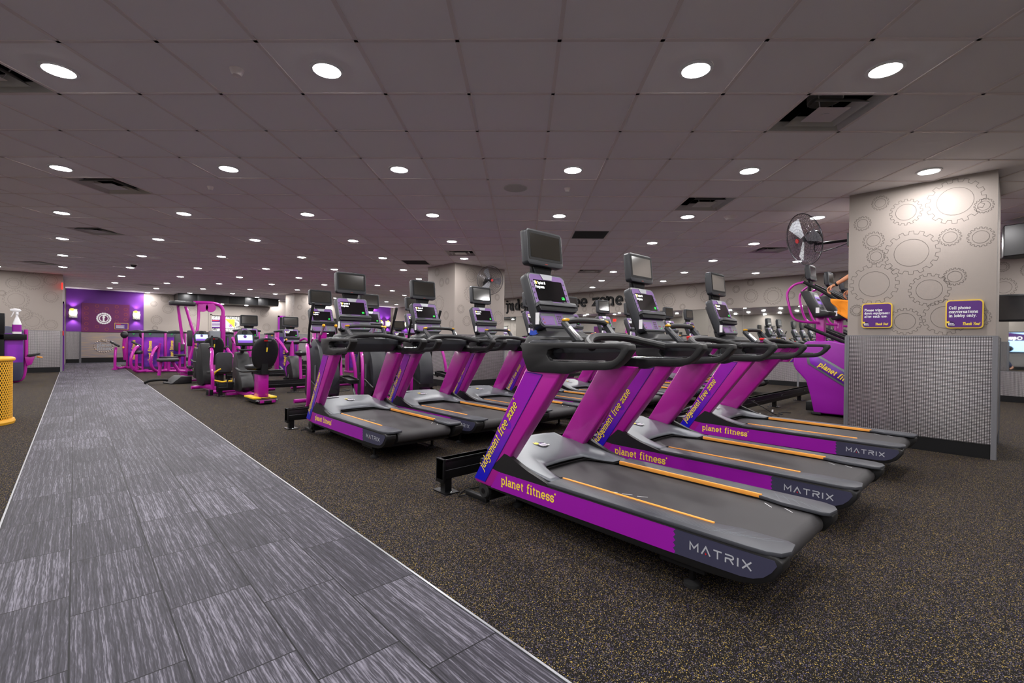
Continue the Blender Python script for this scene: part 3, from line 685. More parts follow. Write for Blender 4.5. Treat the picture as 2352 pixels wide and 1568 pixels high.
VL={(4,1):'large square air diffuser in ceiling nearest the right column',(-6,0):'square air diffuser at the left edge, nearest the camera',(-8,4):'square air diffuser at upper left beyond the second light row',(4,5):'square air diffuser right of the round grey ceiling speaker',(-2,11):'bright metal air diffuser above the middle column',(8,10):'square air diffuser behind the nearer wall fan',(3,15):'small distant air diffuser above the word zone',(-12,8):'square air diffuser at far left beyond the third light row',(-20,14):'thin distant air diffuser near the left wall block',(-22,22):'distant air diffuser near the magenta panel'}
v0=None
for uv in VENTS:
    if v0 is None: v0=vent(); place(v0,*uv); v0['label']=VL[uv]
    else: place(clone(v0,(0,0,0),label=VL[uv]),*uv)
for uv,l in zip(RETURNS,('dark flat perforated return grille in the ceiling centre','brown flat return grille left of the middle column')):
    mb=MB(); mb.box(-T/2+.02,T/2-.02,-T/2+.02,T/2-.02,-.005,-.0005,'ventmetal')
    for k in range(28): y=-T/2+.03+k*.0197; mb.box(-T/2+.03,T/2-.03,y,y+.012,-.008,-.005,'ventdark')
    place(tag(mb.build('return_grille',smooth=False),l,'ceiling vent'),*uv)
mb=MB(); mb.lathe([(0,-.006),(.125,-.006),(.13,-.01),(.14,-.006),(.14,0),(0,0)],'ventmetal',(0,0,0),32); place(tag(mb.build('ceiling_speaker'),'round grey ceiling speaker between the second and third light rows','speaker'),0,4)
def smoke(u,v,l,r=.06,name='smoke_detector'):
    mb=MB(); mb.lathe([(0,-.045),(r*.6,-.04),(r*.85,-.02),(r,0),(0,0)],'ceilbar',(0,0,0),20); place(tag(mb.build(name),l,'detector'),u,v)
smoke(5,6,'white dome smoke detector beside the right-hand diffuser',.09)
smoke(-6,4,'small round sprinkler cover left of the second light row',.035,'sprinkler_cover'); smoke(-3,0,'thin round sprinkler cover between the two nearest left lights',.045,'sprinkler_cover'); smoke(1,4,'tiny round sprinkler cover right of the grey ceiling speaker',.035,'sprinkler_cover')
t=thing('security_camera','dark dome security camera on the ceiling at far left','camera'); place(t,-16,14)
mb=MB(); mb.lathe([(.08,-.03),(.085,0),(0,0),(0,-.03)],'fixturerim',n=20); mb.build('mount',t)
mb=MB(); mb.lathe([(0,-.1),(.04,-.085),(.065,-.05),(.07,-.03),(0,-.03)],'screen',n=20); mb.build('dome',t)
mb=MB(); mb.box(-.3,-.27,19.45,19.68,2.5,2.68,'exitred'); tag(mb.build('exit_sign',smooth=False),'small glowing red exit sign at the hallway corner','sign')

# ================================================================ treadmill (local: x across, y towards the console, rear end y=0)
def make_console(parent, by=1.56, bz=1.25, name='console', text=True, s=1.0):
    """tilted console: bottom centre at (0,by,bz)"""
    up=Vector((0,.16,.395)).normalized(); n=Vector((0,-up.z,up.y)); H=.426*s; Wd=.395*s
    fr=(Vector((0,by,bz)),Vector((1,0,0)),up,n)
    def slab(mb,poly,d0,d1,m):
        O,ux,uy,nn=fr; k=len(poly)
        mb.add([O+ux*a+uy*b+nn*d0 for a,b in poly]+[O+ux*a+uy*b+nn*d1 for a,b in poly],[tuple(range(k)),tuple(range(2*k-1,k-1,-1))]+[(i,i+k,(i+1)%k+k,(i+1)%k) for i in range(k)],m)
    mb=MB(); slab(mb,rrect(Wd,H,.04*s,6,0,H/2),-.075*s,0,'shell'); slab(mb,rrect(Wd*.8,H*.8,.03,4,0,H/2),-.11*s,-.07*s,'dark'); con=mb.build(name,parent,bevel=.008)
    mb=MB(); slab(mb,rrect(Wd-.03,H-.03,.032*s,6,0,H/2),-.002,.003,'facepurple'); slab(mb,[(-.065*s,H-.012),(.065*s,H-.012),(.045*s,H-.055*s),(-.045*s,H-.055*s)],.003,.007,'silver')
    o_=[(x,y) for x,y in rrect(Wd-.03,H-.03,.032*s,6,0,H/2)]; mb.strip(o_,.004,fr,'ridge',.0035,closed=True)
    
    for i in range(4):
        for sx in (-1,1): slab(mb,circ(.007*s,8,sx*.168*s,(.22+.043*i)*s),.003,.005,'keys')
    mb.build('face_panel',con)
    mb=MB(); slab(mb,rrect(.30*s,.165*s,.006,2,.0,.285*s),.002,.0045,'screen'); mb.build('display',con)
    mb=MB()
    if text:
        mb.text('S',.022*s,fr,'whitetext',w=.2,x=-.148*s,y=.333*s,off=.006); mb.text('8',.022*s,fr,'ambertext',w=.2,x=-.134*s,y=.333*s,off=.006)
        mb.text('Sprint 8',.02*s,fr,'whitetext',w=.14,x=-.112*s,y=.334*s,off=.006,squeeze=.85); mb.text('Programs',.02*s,fr,'whitetext',w=.14,x=-.146*s,y=.302*s,off=.006,squeeze=.85); mb.text('GO',.02*s,fr,'greentext',w=.22,x=.103*s,y=.222*s,off=.006)
        mb.text('MATRIX',.009*s,fr,'white',w=.16,x=-.028*s,y=.378*s,off=.006,font=SANS)
    mb.build('display_text',con,smooth=False)
    mb=MB(); slab(mb,[(-.19*s,.18*s),(-.07*s,.187*s),(-.05*s,.175*s),(.05*s,.175*s),(.07*s,.187*s),(.19*s,.18*s),(.2*s,.15*s),(-.2*s,.15*s)],.0,.045*s,'shell'); slab(mb,[(-.195*s,.155*s),(.195*s,.155*s),(.19*s,.115*s),(-.19*s,.115*s)],.0,.035*s,'black'); mb.build('reading_rack',con,bevel=.003)
    mb=MB(); slab(mb,rrect(.35*s,.09*s,.012,3,0,.065*s),.003,.0045,'keypad'); slab(mb,[(-.18*s,.085*s),(-.05*s,.085*s),(-.05*s,.02*s),(-.17*s,.02*s)],.0045,.005,'facepurple'); slab(mb,[(-.03*s,.105*s),(.05*s,.105*s),(.05*s,.02*s),(-.03*s,.02*s)],.0045,.005,'facepurple')
    for i in range(3):
        for j in range(4): slab(mb,rrect(.013*s,.011*s,.003,2,(-.008+.018*i)*s,(.033+.017*j)*s),.005,.0065,'keys')
    for q in ((-.16,.06),(-.155,.035),(.07,.05),(.09,.05),(.15,.05)): slab(mb,circ(.006*s,8,q[0]*s,q[1]*s),.005,.0065,'led')
    slab(mb,circ(.005*s,8,.1*s,.03*s),.005,.0065,'greentext')
    mb.build('keypad',con,smooth=False)
    mb=MB(); mb.box(-.205*s,-.199*s,by+.02,by+.05,bz+.02,bz+.1,'white'); mb.T=Matrix.Rotation(0,4,'X'); mb.build('side_label',con,smooth=False)
    return con
def make_tv(parent, y=1.73, z0=1.695, s=1.0):
    w_,h_=.375*s,.26*s; zc=z0+h_/2; mb=MB()
    mb.T=Matrix.Translation((0,y,zc))@Matrix.Rotation(math.radians(-6),4,'X')
    mb.prism(rrect(w_,h_,.028*s,6),'y',-.012,.05*s,'shell'); mb.prism(rrect(w_*.8,h_*.75,.03,4),'y',.045*s,.075*s,'dark'); mb.T=mb.T
    mb.prism([(-.08,-h_/2-.06),(.08,-h_/2-.06),(.11,-h_/2+.02),(-.11,-h_/2+.02)],'y',.025,.05,'black')
    tv=mb.build('television',parent,bevel=.006)
    mb=MB(); mb.T=Matrix.Translation((0,y,zc))@Matrix.Rotation(math.radians(-6),4,'X')
    mb.prism(rrect(w_-.022*s,h_-.05*s,.012,3,0,.012),'y',-.0135,-.012,'black'); mb.build('bezel',tv,smooth=False)
    mb=MB(); mb.T=Matrix.Translation((0,y,zc))@Matrix.Rotation(math.radians(-6),4,'X')
    mb.prism(rrect(w_-.065*s,h_-.088*s,.003,2,0,.012),'y',-.0145,-.0135,'tvscreen'); mb.prism(rrect(.03,.005,.002,2,0,-h_/2+.014),'y',-.0145,-.012,'led'); mb.build('tv_screen',tv,smooth=False)
    return tv
def make_treadmill():
    t=thing('treadmill','','treadmill',(0,0,0),0,'purple treadmills in rows')
    # chassis
    mb=MB()
    prof=[(1.84,.15),(1.80,.20),(1.72,.30),(1.27,.302),(.03,.302),(.0,.285),(.0,.25),(.035,.20),(.09,.165),(.17,.145),(.3,.135),(1.2,.135)]
    for s_ in (-1,1): mb.prism(prof,'x',s_*.43,s_*.33,'dark')
    mb.box(-.35,.35,.45,1.9,.13,.2,'black'); mb.box(-.35,.35,.12,.5,.15,.185,'black'); mb.box(-.40,-.36,1.88,2.12,.02,.06,'black'); mb.box(.36,.40,1.88,2.12,.02,.06,'black'); mb.box(-.4,.4,1.84,1.9,.05,.15,'black')
    mb.box(-.33,.33,.12,.14,.155,.175,'steelblack')
    mb.build('deck_frame',t,bevel=.008)
    # purple side panels, dark name plates with writing
    for s_ in (-1,1):
        mb=MB(); P=[(1.79,.165),(1.71,.283),(.455,.287)]+[(.455+.012*(k%2),.287-.013*k) for k in range(1,9)]+[(.46,.172)]
        mb.prism(P,'x',s_*.4305,s_*.4345,'violet'); sp_=mb.build('side_panel',t,smooth=False)
        fr=frame((s_*.4347,1.68 if s_<0 else 1.19,.212),(0,-1 if s_<0 else 1,0),UP)
        mb=MB(); mb.text('planet fitness*',.054,fr,'yellow',w=.165,off=.0006,squeeze=1.1); mb.build('lettering',sp_,smooth=False,label='yellow lettering planet fitness')
        mb=MB(); P=[(.455,.287)]+[(.455+.012*(k%2),.287-.013*k) for k in range(1,9)]+[(.46,.172)]+[(.16,.178),(.11,.186),(.07,.205),(.04,.235),(.02,.268),(.03,.287)]
        mb.prism(P,'x',s_*.4305,s_*.4343,'plate'); pl=mb.build('name_plate',t,smooth=False)
        fr=frame((s_*.4345,.385 if s_<0 else .11,.215),(0,-1 if s_<0 else 1,0),UP)
        mb=MB(); x=0; hh=.038
        for ch in 'MATRIX': adv,st=SANS[ch]; mb.text(ch,hh,fr,'silverletter',w=.17,x=x,off=.0006,font=SANS,squeeze=1.2); x+=(adv*1.2+.36)*hh
        mb.sheet([(.0715,.005),(.0755,.011),(.0795,.005),(.0755,-.001)],fr,'red',.0012); mb.build('lettering',pl,smooth=False,label='silver lettering MATRIX')
        # grey foot rail
        mb=MB(); P=[(.30,1.27),(.30,.36),(.285,.30),(.26,.22),(.255,.03),(.27,.0),(.36,-.012),(.41,.01),(.435,.06),(.44,.14),(.44,1.27)]
        P=[(s_*a,b) for a,b in P]; mb.prism(P,'z',.298,.318,'railgrey')
        fr=frame((0,0,.3185),(1,0,0),(0,1,0))
        for k in range(5): mb.strip([(s_*(.40-.013*k),1.2),(s_*(.40-.013*k),.36-.03*k),(s_*(.405-.02*k),.3-.05*k),(s_*(.3-.004*k),.24-.05*k)],.0022,fr,'ridge',.0004)
        mb.build('foot_rail',t,bevel=.005)
        mb=MB(); mb.box(*sorted((s_*.296,s_*.309)),.33,1.262,.3,.3235,'orange'); mb.build('orange_strip',t,bevel=.002)
        # black wedge between deck and upright
        mb=MB(); mb.prism([(1.79,.295),(1.66,.415),(1.63,.413),(1.44,.345),(1.27,.305),(1.27,.29),(1.72,.285)],'x',s_*.4325,s_*.40,'dark'); mb.build('corner_cover',t,smooth=False)
        # upright
        mb=MB(); mb.prism([(1.975,.185),(1.95,.165),(1.80,.16),(1.775,.175),(1.165,.985),(1.47,.99)],'x',s_*.432,s_*.345,'paint'); upr=mb.build('upright',t,bevel=.012,seg=3)
        mb=MB(); mb.prism([(1.966,.19),(1.85,.185),(1.325,.955),(1.468,.965)],'x',s_*.4323,s_*.434,'decal'); mb.build('upright_decal',upr,smooth=False)
        f0=frame((s_*.4345,0,0),(0,-1 if s_<0 else 1,0),UP); mb=MB()
        sg=-1 if s_<0 else 1
        mb.strip([(sg*1.85,.187),(sg*1.325,.955),(sg*1.46,.965)],.005,f0,'navy',.0004)
        if s_<0: d=Vector((0,-(1.85-1.325),.955-.187)).normalized(); O=Vector((-.4345,1.868,.262))
        else: d=Vector((0,(1.85-1.325),-(.955-.187))).normalized(); O=Vector((.4345,1.50,.80))
        u2=Vector((s_,0,0)).cross(d) ; fr=(O,d,u2,Vector((s_,0,0)))
        mb.text('judgement free zone*',.056,fr,'yellow',w=.135,slant=.15,off=.001,squeeze=.93,gap=.10,outline=(.09,'navy')); mb.build('lettering',upr,smooth=False,label='yellow outlined lettering judgement free zone')
        # handrail with side loop
        mb=MB()
        outer=[(1.50,1.146),(1.30,1.15),(1.1,1.152),(.9,1.152),(.75,1.153),(.715,1.147),(.71,1.118),(.742,1.075),(.78,1.04),(.815,1.020),(.86,1.010),(.95,1.004),(1.06,.996),(1.12,.973),(1.44,.970),(1.485,1.06)]
        inner=[(1.27,1.105),(1.22,1.118),(1.1,1.120),(.95,1.121),(.80,1.124),(.765,1.120),(.765,1.108),(.780,1.088),(.797,1.072),(.815,1.062),(.86,1.054),(.95,1.049),(1.05,1.045),(1.17,1.042),(1.255,1.046),(1.28,1.075)]
        mb.ring(outer,inner,'x',s_*.448,s_*.378,'dark'); hr=mb.build('handrail',t,bevel=.009,seg=2)
        mb=MB(); mb.tube([(s_*.43,1.24,1.048),(s_*.43,.87,1.056)],.005,'chrome',6); mb.build('metal_trim',hr)
    # belt
    mb=MB(); P=[(1.62,.292),(.08,.292)]+[(.085+.051*math.cos(math.radians(a)),.241+.051*math.sin(math.radians(a))) for a in range(105,256,15)]+[(.1,.19),(1.62,.19)]
    mb.prism(P,'x',-.292,.292,'belt'); fr=frame((0,0,.2925),(1,0,0),(0,1,0))
    for (a,b,c,d) in ((-.24,.98,-.21,.93),(-.21,.90,-.18,.85),(-.18,.82,-.15,.77),(.255,.3,.21,.25),(.25,.2,.21,.15)): mb.strip([(a,b),(c,d)],.004,fr,'white',.0006)
    mb.build('running_belt',t)
    # motor hood
    def yr(x): 
        k=min(max((.315-abs(x))/.12,0),1); k=k*k*(3-2*k); return 1.268+.225*k+.02*(1-(x/.3)**2 if abs(x)<.3 else 0)
    NX,NS=28,18; vs=[]; 
    for j in range(NS+1):
        for i in range(NX+1):
            x=-.40+.80*i/NX; s0=j/NS; y0=yr(x); y=y0+(1.97-y0)*s0
            e=abs(x)/.40; k=min(max((y-1.27)/.5,0),1); k=k*k*(3-2*k)
            c=min(max((y-y0)/.30,0),1); c=c**.6
            q=min(max((y-1.27)/.62,0),1); z=.319+.105*q**1.25+.014*(1-e*e)*q
            if e<.80: z-= .030*math.exp(-(y-y0)/.05)*min(1,(.8-e)*8)
            if y>1.90: z-=1.6*(y-1.90)**1.3
            xx=x*(1-.2*min(max((y-1.66)/.12,0),1)); vs.append((xx,y,z))
    n=NX+1; fs=[(j*n+i,j*n+i+1,(j+1)*n+i+1,(j+1)*n+i) for j in range(NS) for i in range(NX)]
    mb=MB(); mb.add(vs,fs,'hood'); o=mb.build('motor_hood',t); so=o.modifiers.new('t','SOLIDIFY'); so.thickness=.012; so.offset=-1
    mb=MB(); mb.box(-.34,.34,1.62,2.02,.16,.30,'dark'); mb.prism([(1.9,.30),(1.55,.30),(1.62,.37),(1.88,.37)],'x',-.38,.38,'dark'); mb.tube([(x,yr(x)-.004,.306 if abs(x)<.3 else .322) for x in [-.31+.62*i/24 for i in range(25)]],.005,'black',6); mb.build('motor_housing',t,smooth=False)
    mb=MB(); sl=Vector((0,1,.2)).normalized(); lf=(Vector((.0,1.72,.402)),Vector((1,0,0)),sl,Vector((0,-.2,1)).normalized()); logo(mb,lf,.05,.001); mb.build('hood_badge',o,smooth=False)
    mb=MB(); mb.T=Matrix.Translation((-.17,1.85,.428))@Matrix.Rotation(.17,4,'X'); mb.prism(rrect(.17,.028,.013,4),'z',0,.006,'silver'); mb.build('caution_label',o,bevel=.002)
    # cross tray
    mb=MB(); P=rrect(.80,.36,.12,8,0,1.37); P=[(x,y) for x,y in P]
    mb.loft([[(x*.86,1.37+(y-1.37)*.7,1.0) for x,y in P],[(x,y,1.09) for x,y in P],[(x,y,1.148) for x,y in P],[(x*.93,1.37+(y-1.37)*.9,1.165) for x,y in P]],'shell')
    mb.loft([[(x,1.56+y,z) for x,y in rrect(a,b,.07,5)] for a,b,z in ((.55,.26,1.14),(.5,.24,1.19),(.34,.18,1.225))],'dark')
    for sx in (-1,1): mb.lathe([(.055,1.163),(.062,1.171),(.05,1.172),(.044,1.12),(0,1.12)],'dark',(sx*.27,1.42,0),20); mb.prism(rrect(.07,.16,.03,4,sx*.37,1.4),'z',1.14,1.158,'shell')
    mb.build('cross_tray',t,bevel=.004)
    mb=MB(); mb.tube([(-.40,.98,1.13),(-.3,1.08,1.16),(-.14,1.15,1.188),(.14,1.15,1.188),(.3,1.08,1.16),(.40,.98,1.13)],.025,'dark',10,smooth=4); mb.box(-.3,-.02,1.2,1.24,1.12,1.165,'dark'); cb=mb.build('cross_bar',t)
    mb=MB(); mb.cbox((.0,1.22,1.20),(.15,.05,.025),'red'); mb.build('stop_button',cb,bevel=.008)
    mb=MB(); mb.cbox((.12,1.165,1.209),(.07,.018,.004),'white'); mb.build('printed_label',cb)
    # grip bar with pulse sensors
    mb=MB()
    for sx in (-1,1): mb.tube([(sx*.20,1.22,1.15),(sx*.222,1.33,1.265),(sx*.222,1.345,1.28)],[.028,.02],'shell',8)
    mb.tube([(-.222,1.34,1.28),(-.15,1.325,1.292),(0,1.32,1.296),(.15,1.325,1.292),(.222,1.34,1.28)],.02,'dark',10,smooth=3); gb=mb.build('grip_bar',t)
    for sx in (-1,1):
        mb=MB(); mb.ball((sx*.205,1.335,1.293),(.042,.022,.014),'sensor',10); mb.build('pulse_sensor',gb)
        mb=MB(); mb.tube([(sx*.207,1.235,1.175),(sx*.221,1.30,1.243)],.020,'chrome',6); mb.build('sensor_plate',gb)
    mb=MB(); mb.prism([(1.50,1.14),(1.66,1.14),(1.70,1.27),(1.60,1.3)],'x',-.15,.15,'black'); mb.build('console_mast',t,bevel=.01)
    mb=MB(); mb.prism([(1.74,1.60),(1.79,1.60),(1.80,1.73),(1.75,1.73)],'x',-.085,.085,'black'); mb.build('screen_mast',t,bevel=.01)
    make_console(t); make_tv(t)
    # wheels and feet
    for sx in (-1,1):
        mb=MB(); mb.lathe([(0,-.02),(.045,-.02),(.052,-.012),(.052,.012),(.045,.02),(0,.02)],'rubber',(sx*.405,1.88,.115),20,'x'); mb.lathe([(0,-.023),(.018,-.023),(.018,.023),(0,.023)],'steelblack',(sx*.405,1.88,.115),12,'x'); mb.build('wheel',t)
        mb=MB(); mb.tube([(sx*.22,1.74,.16),(sx*.22,1.74,.02)],.018,'steelblack',10); mb.lathe([(0,0),(.035,0),(.035,.015),(.015,.03),(0,.03)],'rubber',(sx*.22,1.74,0),14); mb.build('levelling_foot',t)
        mb=MB(); mb.tube([(sx*.33,.42,.15),(sx*.33,.42,.02)],.014,'steelblack',10); mb.lathe([(0,0),(.04,0),(.04,.015),(.015,.03),(0,.03)],'rubber',(sx*.33,.42,0),14); mb.box(*sorted((sx*.26,sx*.40)),.33,.55,.105,.14,'black'); mb.build('levelling_foot',t)
    return t
TM=make_treadmill()
R1=[(2.50,'purple treadmill nearest the camera, at the lower right'),(3.79,'second purple treadmill of the front row, between its two neighbours'),(5.42,'third purple treadmill of the front row, beside the big column')]
TM.location=(2.50,.62,0); TM['label']=R1[0][1]; TM['group']='front row of treadmills'
for x,l in R1[1:]: clone(TM,(x,.62,0),label=l,group='front row of treadmills')
R2=[(2.47,'purple treadmill at the aisle end of the second row'),(3.50,'second treadmill from the aisle in the second row'),(4.52,'third treadmill from the aisle, in front of the middle column'),(5.63,'fourth treadmill from the aisle in the second row, seen behind the nearest treadmill'),(6.63,'fifth treadmill from the aisle in the second row, mostly hidden behind nearest treadmill console'),(7.63,'second-row treadmill under the word zone on the wall'),(8.6,'second-row treadmill just right of the word zone, behind the second front treadmill'),(10.2,'distant second-row treadmill seen between second and third front treadmills'),(11.2,'last treadmill of the second row, nearest the mirrors')]
for x,l in R2: clone(TM,(x,3.82,0),label=l,group='second row of treadmills')

# floor rails with sockets in front of the machines
def rail(name,x0,x1,y,lab,z1=.255):
    t=thing(name,lab,'power rail',(x0,y,0),0,'black floor power rails')
    mb=MB(); mb.box(0,x1-x0,-.04,.04,.105,z1,'steelblack'); mb.box(0,x1-x0,-.046,.046,z1-.02,z1,'steelblack'); mb.box(0,x1-x0,-.043,-.04,.17,.175,'silver'); mb.box(.0,.02,-.05,.05,.08,z1+.004,'black'); mb.build('channel',t,bevel=.003)
    n=max(2,int((x1-x0)/1.3)+1)
    for k in range(n):
        xx=.06+(x1-x0-.12)*k/(n-1); mb=MB(); mb.box(xx-.03,xx+.03,-.03,.03,.008,.11,'steelblack'); mb.box(xx-.06,xx+.06,-.09,.09,0,.009,'steelblack')
        for q in (-.07,.07): mb.lathe([(0,.017),(.009,.016),(.011,.009),(0,.009)],'chrome',(xx,q,0),8)
        mb.build('foot_post',t)
    for k in range(n-1):
        xx=.7+(x1-x0-.8)*k/max(1,n-1); mb=MB(); 
        for q in (0,.05): mb.lathe([(0,0),(.012,0),(.012,.012),(0,.012)],'chrome',(xx+q,-.055,.2),8,'y')
        mb.build('socket',t)
rail('power_rail',2.02,13.6,2.95,'long black metal floor rail in front of the nearest treadmills')
rail('power_rail',1.95,12.5,6.25,'long black metal floor rail in front of the second treadmill row')
rail('power_rail',1.99,6.2,10.4,'black metal floor rail behind the seated exercise bikes')
rail('power_rail',2.75,5.6,13.35,'distant black floor rail beyond the pull-down machine')
def cable(pts,lab,r=.006,m='cable'):
    mb=MB(); mb.tube(pts,r,m,6,smooth=5); tag(mb.build('power_cable'),lab,'cable')
cable([(2.12,2.72,.03),(2.08,2.78,.01),(2.2,2.86,.008),(2.4,2.82,.008),(2.3,2.72,.008),(2.15,2.66,.012)],'thin black cable loop on floor under the nearest treadmill front',.005)
cable([(2.05,6.0,.01),(2.2,6.1,.01),(2.35,6.0,.01),(2.2,5.9,.01),(2.1,5.95,.01)],'thin black cable loop beside the second-row rail end',.006)
for i,(x,y) in enumerate(((6.9,2.9),(7.45,2.9),(8.0,2.9))):
    cable([(x,y-.02,.2),(x+.1,y-.15,.12),(x+.2,y-.3,.012),(x+.35,y-.36,.01),(x+.5,y-.25,.01),(x+.62,y-.4,.01)],['black cable with tag on floor left of the stair climber','middle black cable hanging from the rail before the stair climber','right-hand black cable reaching the stair climber base'][i],.007)
    mb=MB(); mb.cbox((x+.17,y-.27,.07),(.05,.01,.035),'white'); tag(mb.build('cable_tag'),'small white paper tag on a cable near the stair climber','tag','white cable tags')
cable([(3.2,10.2,.01),(3.6,10.0,.01),(4.0,10.15,.01),(4.4,9.9,.01),(3.9,9.8,.01),(3.5,10.1,.01)],'tangled black cable on floor near the upright bikes',.007)
mb=MB(); mb.T=Matrix.Translation((2.43,2.30,1.19))@Matrix.Rotation(.5,4,'Z')@Matrix.Rotation(.3,4,'Y')
mb.loft([[(x,y*(1+.3*math.sin(3*k+40*x))+.02*math.sin(19*x),z*(1+.4*math.cos(2*k+55*x))+.012*math.sin(32*x)) for k,(y,z) in enumerate([(.028*math.cos(a),.02*math.sin(a)) for a in [2*PI*q/16 for q in range(16)]])] for x in [-.085+.0085*i for i in range(21)]],'bluecloth')
tag(mb.build('cloth',loc=(-.1,-.02,.0)),'crumpled blue cloth behind the nearest treadmill console','cloth')

# ================================================================ exercise machines
def tubes(mb, m, r, *paths, n=8, smooth=4):
    for p in paths: mb.tube(p, r, m, n, smooth=smooth)
    return mb
def make_elliptical():
    t=thing('elliptical_trainer','','elliptical trainer',(0,0,0),0,'elliptical trainers behind the second treadmill row')
    mb=MB(); mb.box(-.05,.05,-.75,.85,.05,.13,'paint'); mb.tube([(-.33,.78,.07),(.33,.78,.07)],.035,'paint',10); mb.tube([(-.3,-.72,.06),(.3,-.72,.06)],.035,'paint',10); mb.box(-.09,.09,-.1,.8,.1,.2,'paint')
    mb.build('base_frame',t)
    for s in (-1,1):
        mb=MB(); tubes(mb,'paint',.028,[(s*.20,.42,1.0),(s*.30,.28,1.03),(s*.35,.1,.95),(s*.37,.0,.7),(s*.38,-.03,.45),(s*.38,-.02,.2),(s*.36,.06,.07),(s*.3,.25,.05),(s*.1,.45,.06)]); mb.build('side_frame',t)
        mb=MB(); tubes(mb,'black',.02,[(s*.24,.34,.55),(s*.27,.3,1.0),(s*.29,.2,1.35),(s*.29,.08,1.62)]); mb.tube([(s*.29,.14,1.5),(s*.29,.05,1.7)],.026,'rubber',8); mb.build('moving_arm',t)
        z=.28 if s<0 else .46
        mb=MB(); mb.T=Matrix.Translation((s*.17,-.25,z))@Matrix.Rotation(.12*s,4,'X'); mb.prism(rrect(.17,.4,.05,5),'z',0,.03,'dark'); mb.ring(rrect(.18,.41,.05,5),rrect(.15,.37,.04,5),'z',.0,.06,'black'); mb.build('pedal',t)
        mb=MB(); mb.tube([(s*.17,-.05,z-.01),(s*.24,.36,.5)],.022,'steelblack',8); mb.tube([(s*.17,-.35,z-.02),(s*.13,-.6,.2)],.02,'steelblack',8); mb.build('pedal_link',t)
    mb=MB(); side=[(.35,1.12),(.48,1.1),(.62,.95),(.74,.7),(.8,.4),(.78,.15),(.3,.12),(.08,.2),(.05,.45),(.1,.75),(.22,.98)]
    side=[(p.x,p.y) for p in catmull([(a,b,0) for a,b in side],3,True)]
    mb.prism(side,'x',-.15,.15,'shell'); sh=mb.build('drive_shroud',t,bevel=.02)
    mb=MB()
    for s in (-1,1): mb.T=Matrix.Translation((s*.152,.32,.5)); mb.prism(rrect(.05,.4,.024,5),'x',0,s*.006,'hood')
    mb.build('shroud_accent',sh)
    mb=MB(); mb.prism([(.40,1.05),(.50,1.05),(.50,1.3),(.38,1.3)],'x',-.06,.06,'paint'); mb.build('mast',t,bevel=.01)
    for s in (-1,1):
        mb=MB(); tubes(mb,'paint',.02,[(s*.03,.4,1.08),(s*.12,.25,1.12),(s*.13,.16,1.2)]); mb.tube([(s*.13,.16,1.2),(s*.10,.12,1.33)],.02,'chrome',8); mb.ball((s*.10,.12,1.345),(.028,.028,.03),'sensor',8); mb.build('fixed_grip',t)
    make_console(t,.36,1.25); make_tv(t,.53,1.695); return t
el=make_elliptical(); EL=[((3.04,7.5),'leftmost elliptical with tall black arm behind the aisle-end treadmill'),((3.92,7.5),'elliptical between the first and second treadmills of the second row'),((4.86,7.5),'elliptical half hidden behind second-row treadmill by the column'),((9.2,7.6),'elliptical right of the middle column under the first wall letters')]
for i,((x,y),l) in enumerate(EL):
    if i==0: el.location=(x,y,0); el['label']=l
    else: clone(el,(x,y,0),label=l)

def make_upright():
    t=thing('upright_bike','','exercise bike',(0,0,0),0,'upright bikes with screens')
    mb=MB(); mb.box(-.04,.04,-.5,.55,.06,.13,'paint'); mb.tube([(-.27,.52,.06),(.27,.52,.06)],.035,'paint',10); mb.tube([(-.27,-.48,.06),(.27,-.48,.06)],.035,'paint',10); mb.tube([(0,-.3,.1),(0,-.22,.75)],.032,'paint',10); mb.tube([(0,.25,.4),(0,.32,1.05)],.04,'paint',10); mb.build('frame',t)
    mb=MB(); side=[(p.x,p.y) for p in catmull([(-.1,.2,0),(.1,.14,0),(.4,.16,0),(.5,.35,0),(.42,.6,0),(.25,.72,0),(.08,.6,0),(-.05,.4,0)],3,True)]; mb.prism(side,'x',-.11,.11,'dark'); sh=mb.build('drive_shroud',t,bevel=.02)
    mb=MB(); 
    for s in (-1,1): mb.prism([(.1,.55),(.3,.62),(.42,.4),(.3,.25),(.34,.45),(.2,.52)],'x',s*.112,s*.118,'violet')
    mb.build('shroud_accent',sh,smooth=False)
    mb=MB(); mb.loft([[(w*math.cos(a),-.28+d*math.sin(a)-.03*0,z) for a in [2*PI*k/14 for k in range(14)]] for w,d,z in ((.08,.1,.74),(.12,.14,.77),(.125,.145,.81),(.09,.11,.84))],'seatvinyl'); mb.tube([(0,-.2,.8),(0,-.05,.79)],[.06,.03],'seatvinyl',10); mb.build('saddle',t)
    for s in (-1,1):
        mb=MB(); tubes(mb,'black',.018,[(s*.02,.3,1.02),(s*.16,.22,1.03),(s*.25,.05,1.03),(s*.24,-.05,1.08)]); mb.ball((s*.24,-.06,1.09),(.025,.03,.025),'orange',8); mb.build('handlebar',t)
        mb=MB(); zz=.3+s*.13; mb.tube([(s*.13,.12,.3),(s*.14,.12,zz)],.014,'chrome',8); mb.cbox((s*.19,.12,zz),(.1,.09,.03),'black'); mb.ring(rrect(.1,.1,.03,3,s*.19,.12),rrect(.08,.08,.02,3,s*.19,.12),'z',zz,zz+.06,'black'); mb.build('pedal',t)
    mb=MB(); mb.prism([(.28,1.02),(.38,1.02),(.46,1.1),(.40,1.12)],'x',-.05,.05,'black'); mb.build('mast',t)
    make_console(t,.28,1.0,s=.85); make_tv(t,.43,1.38,s=.93); return t
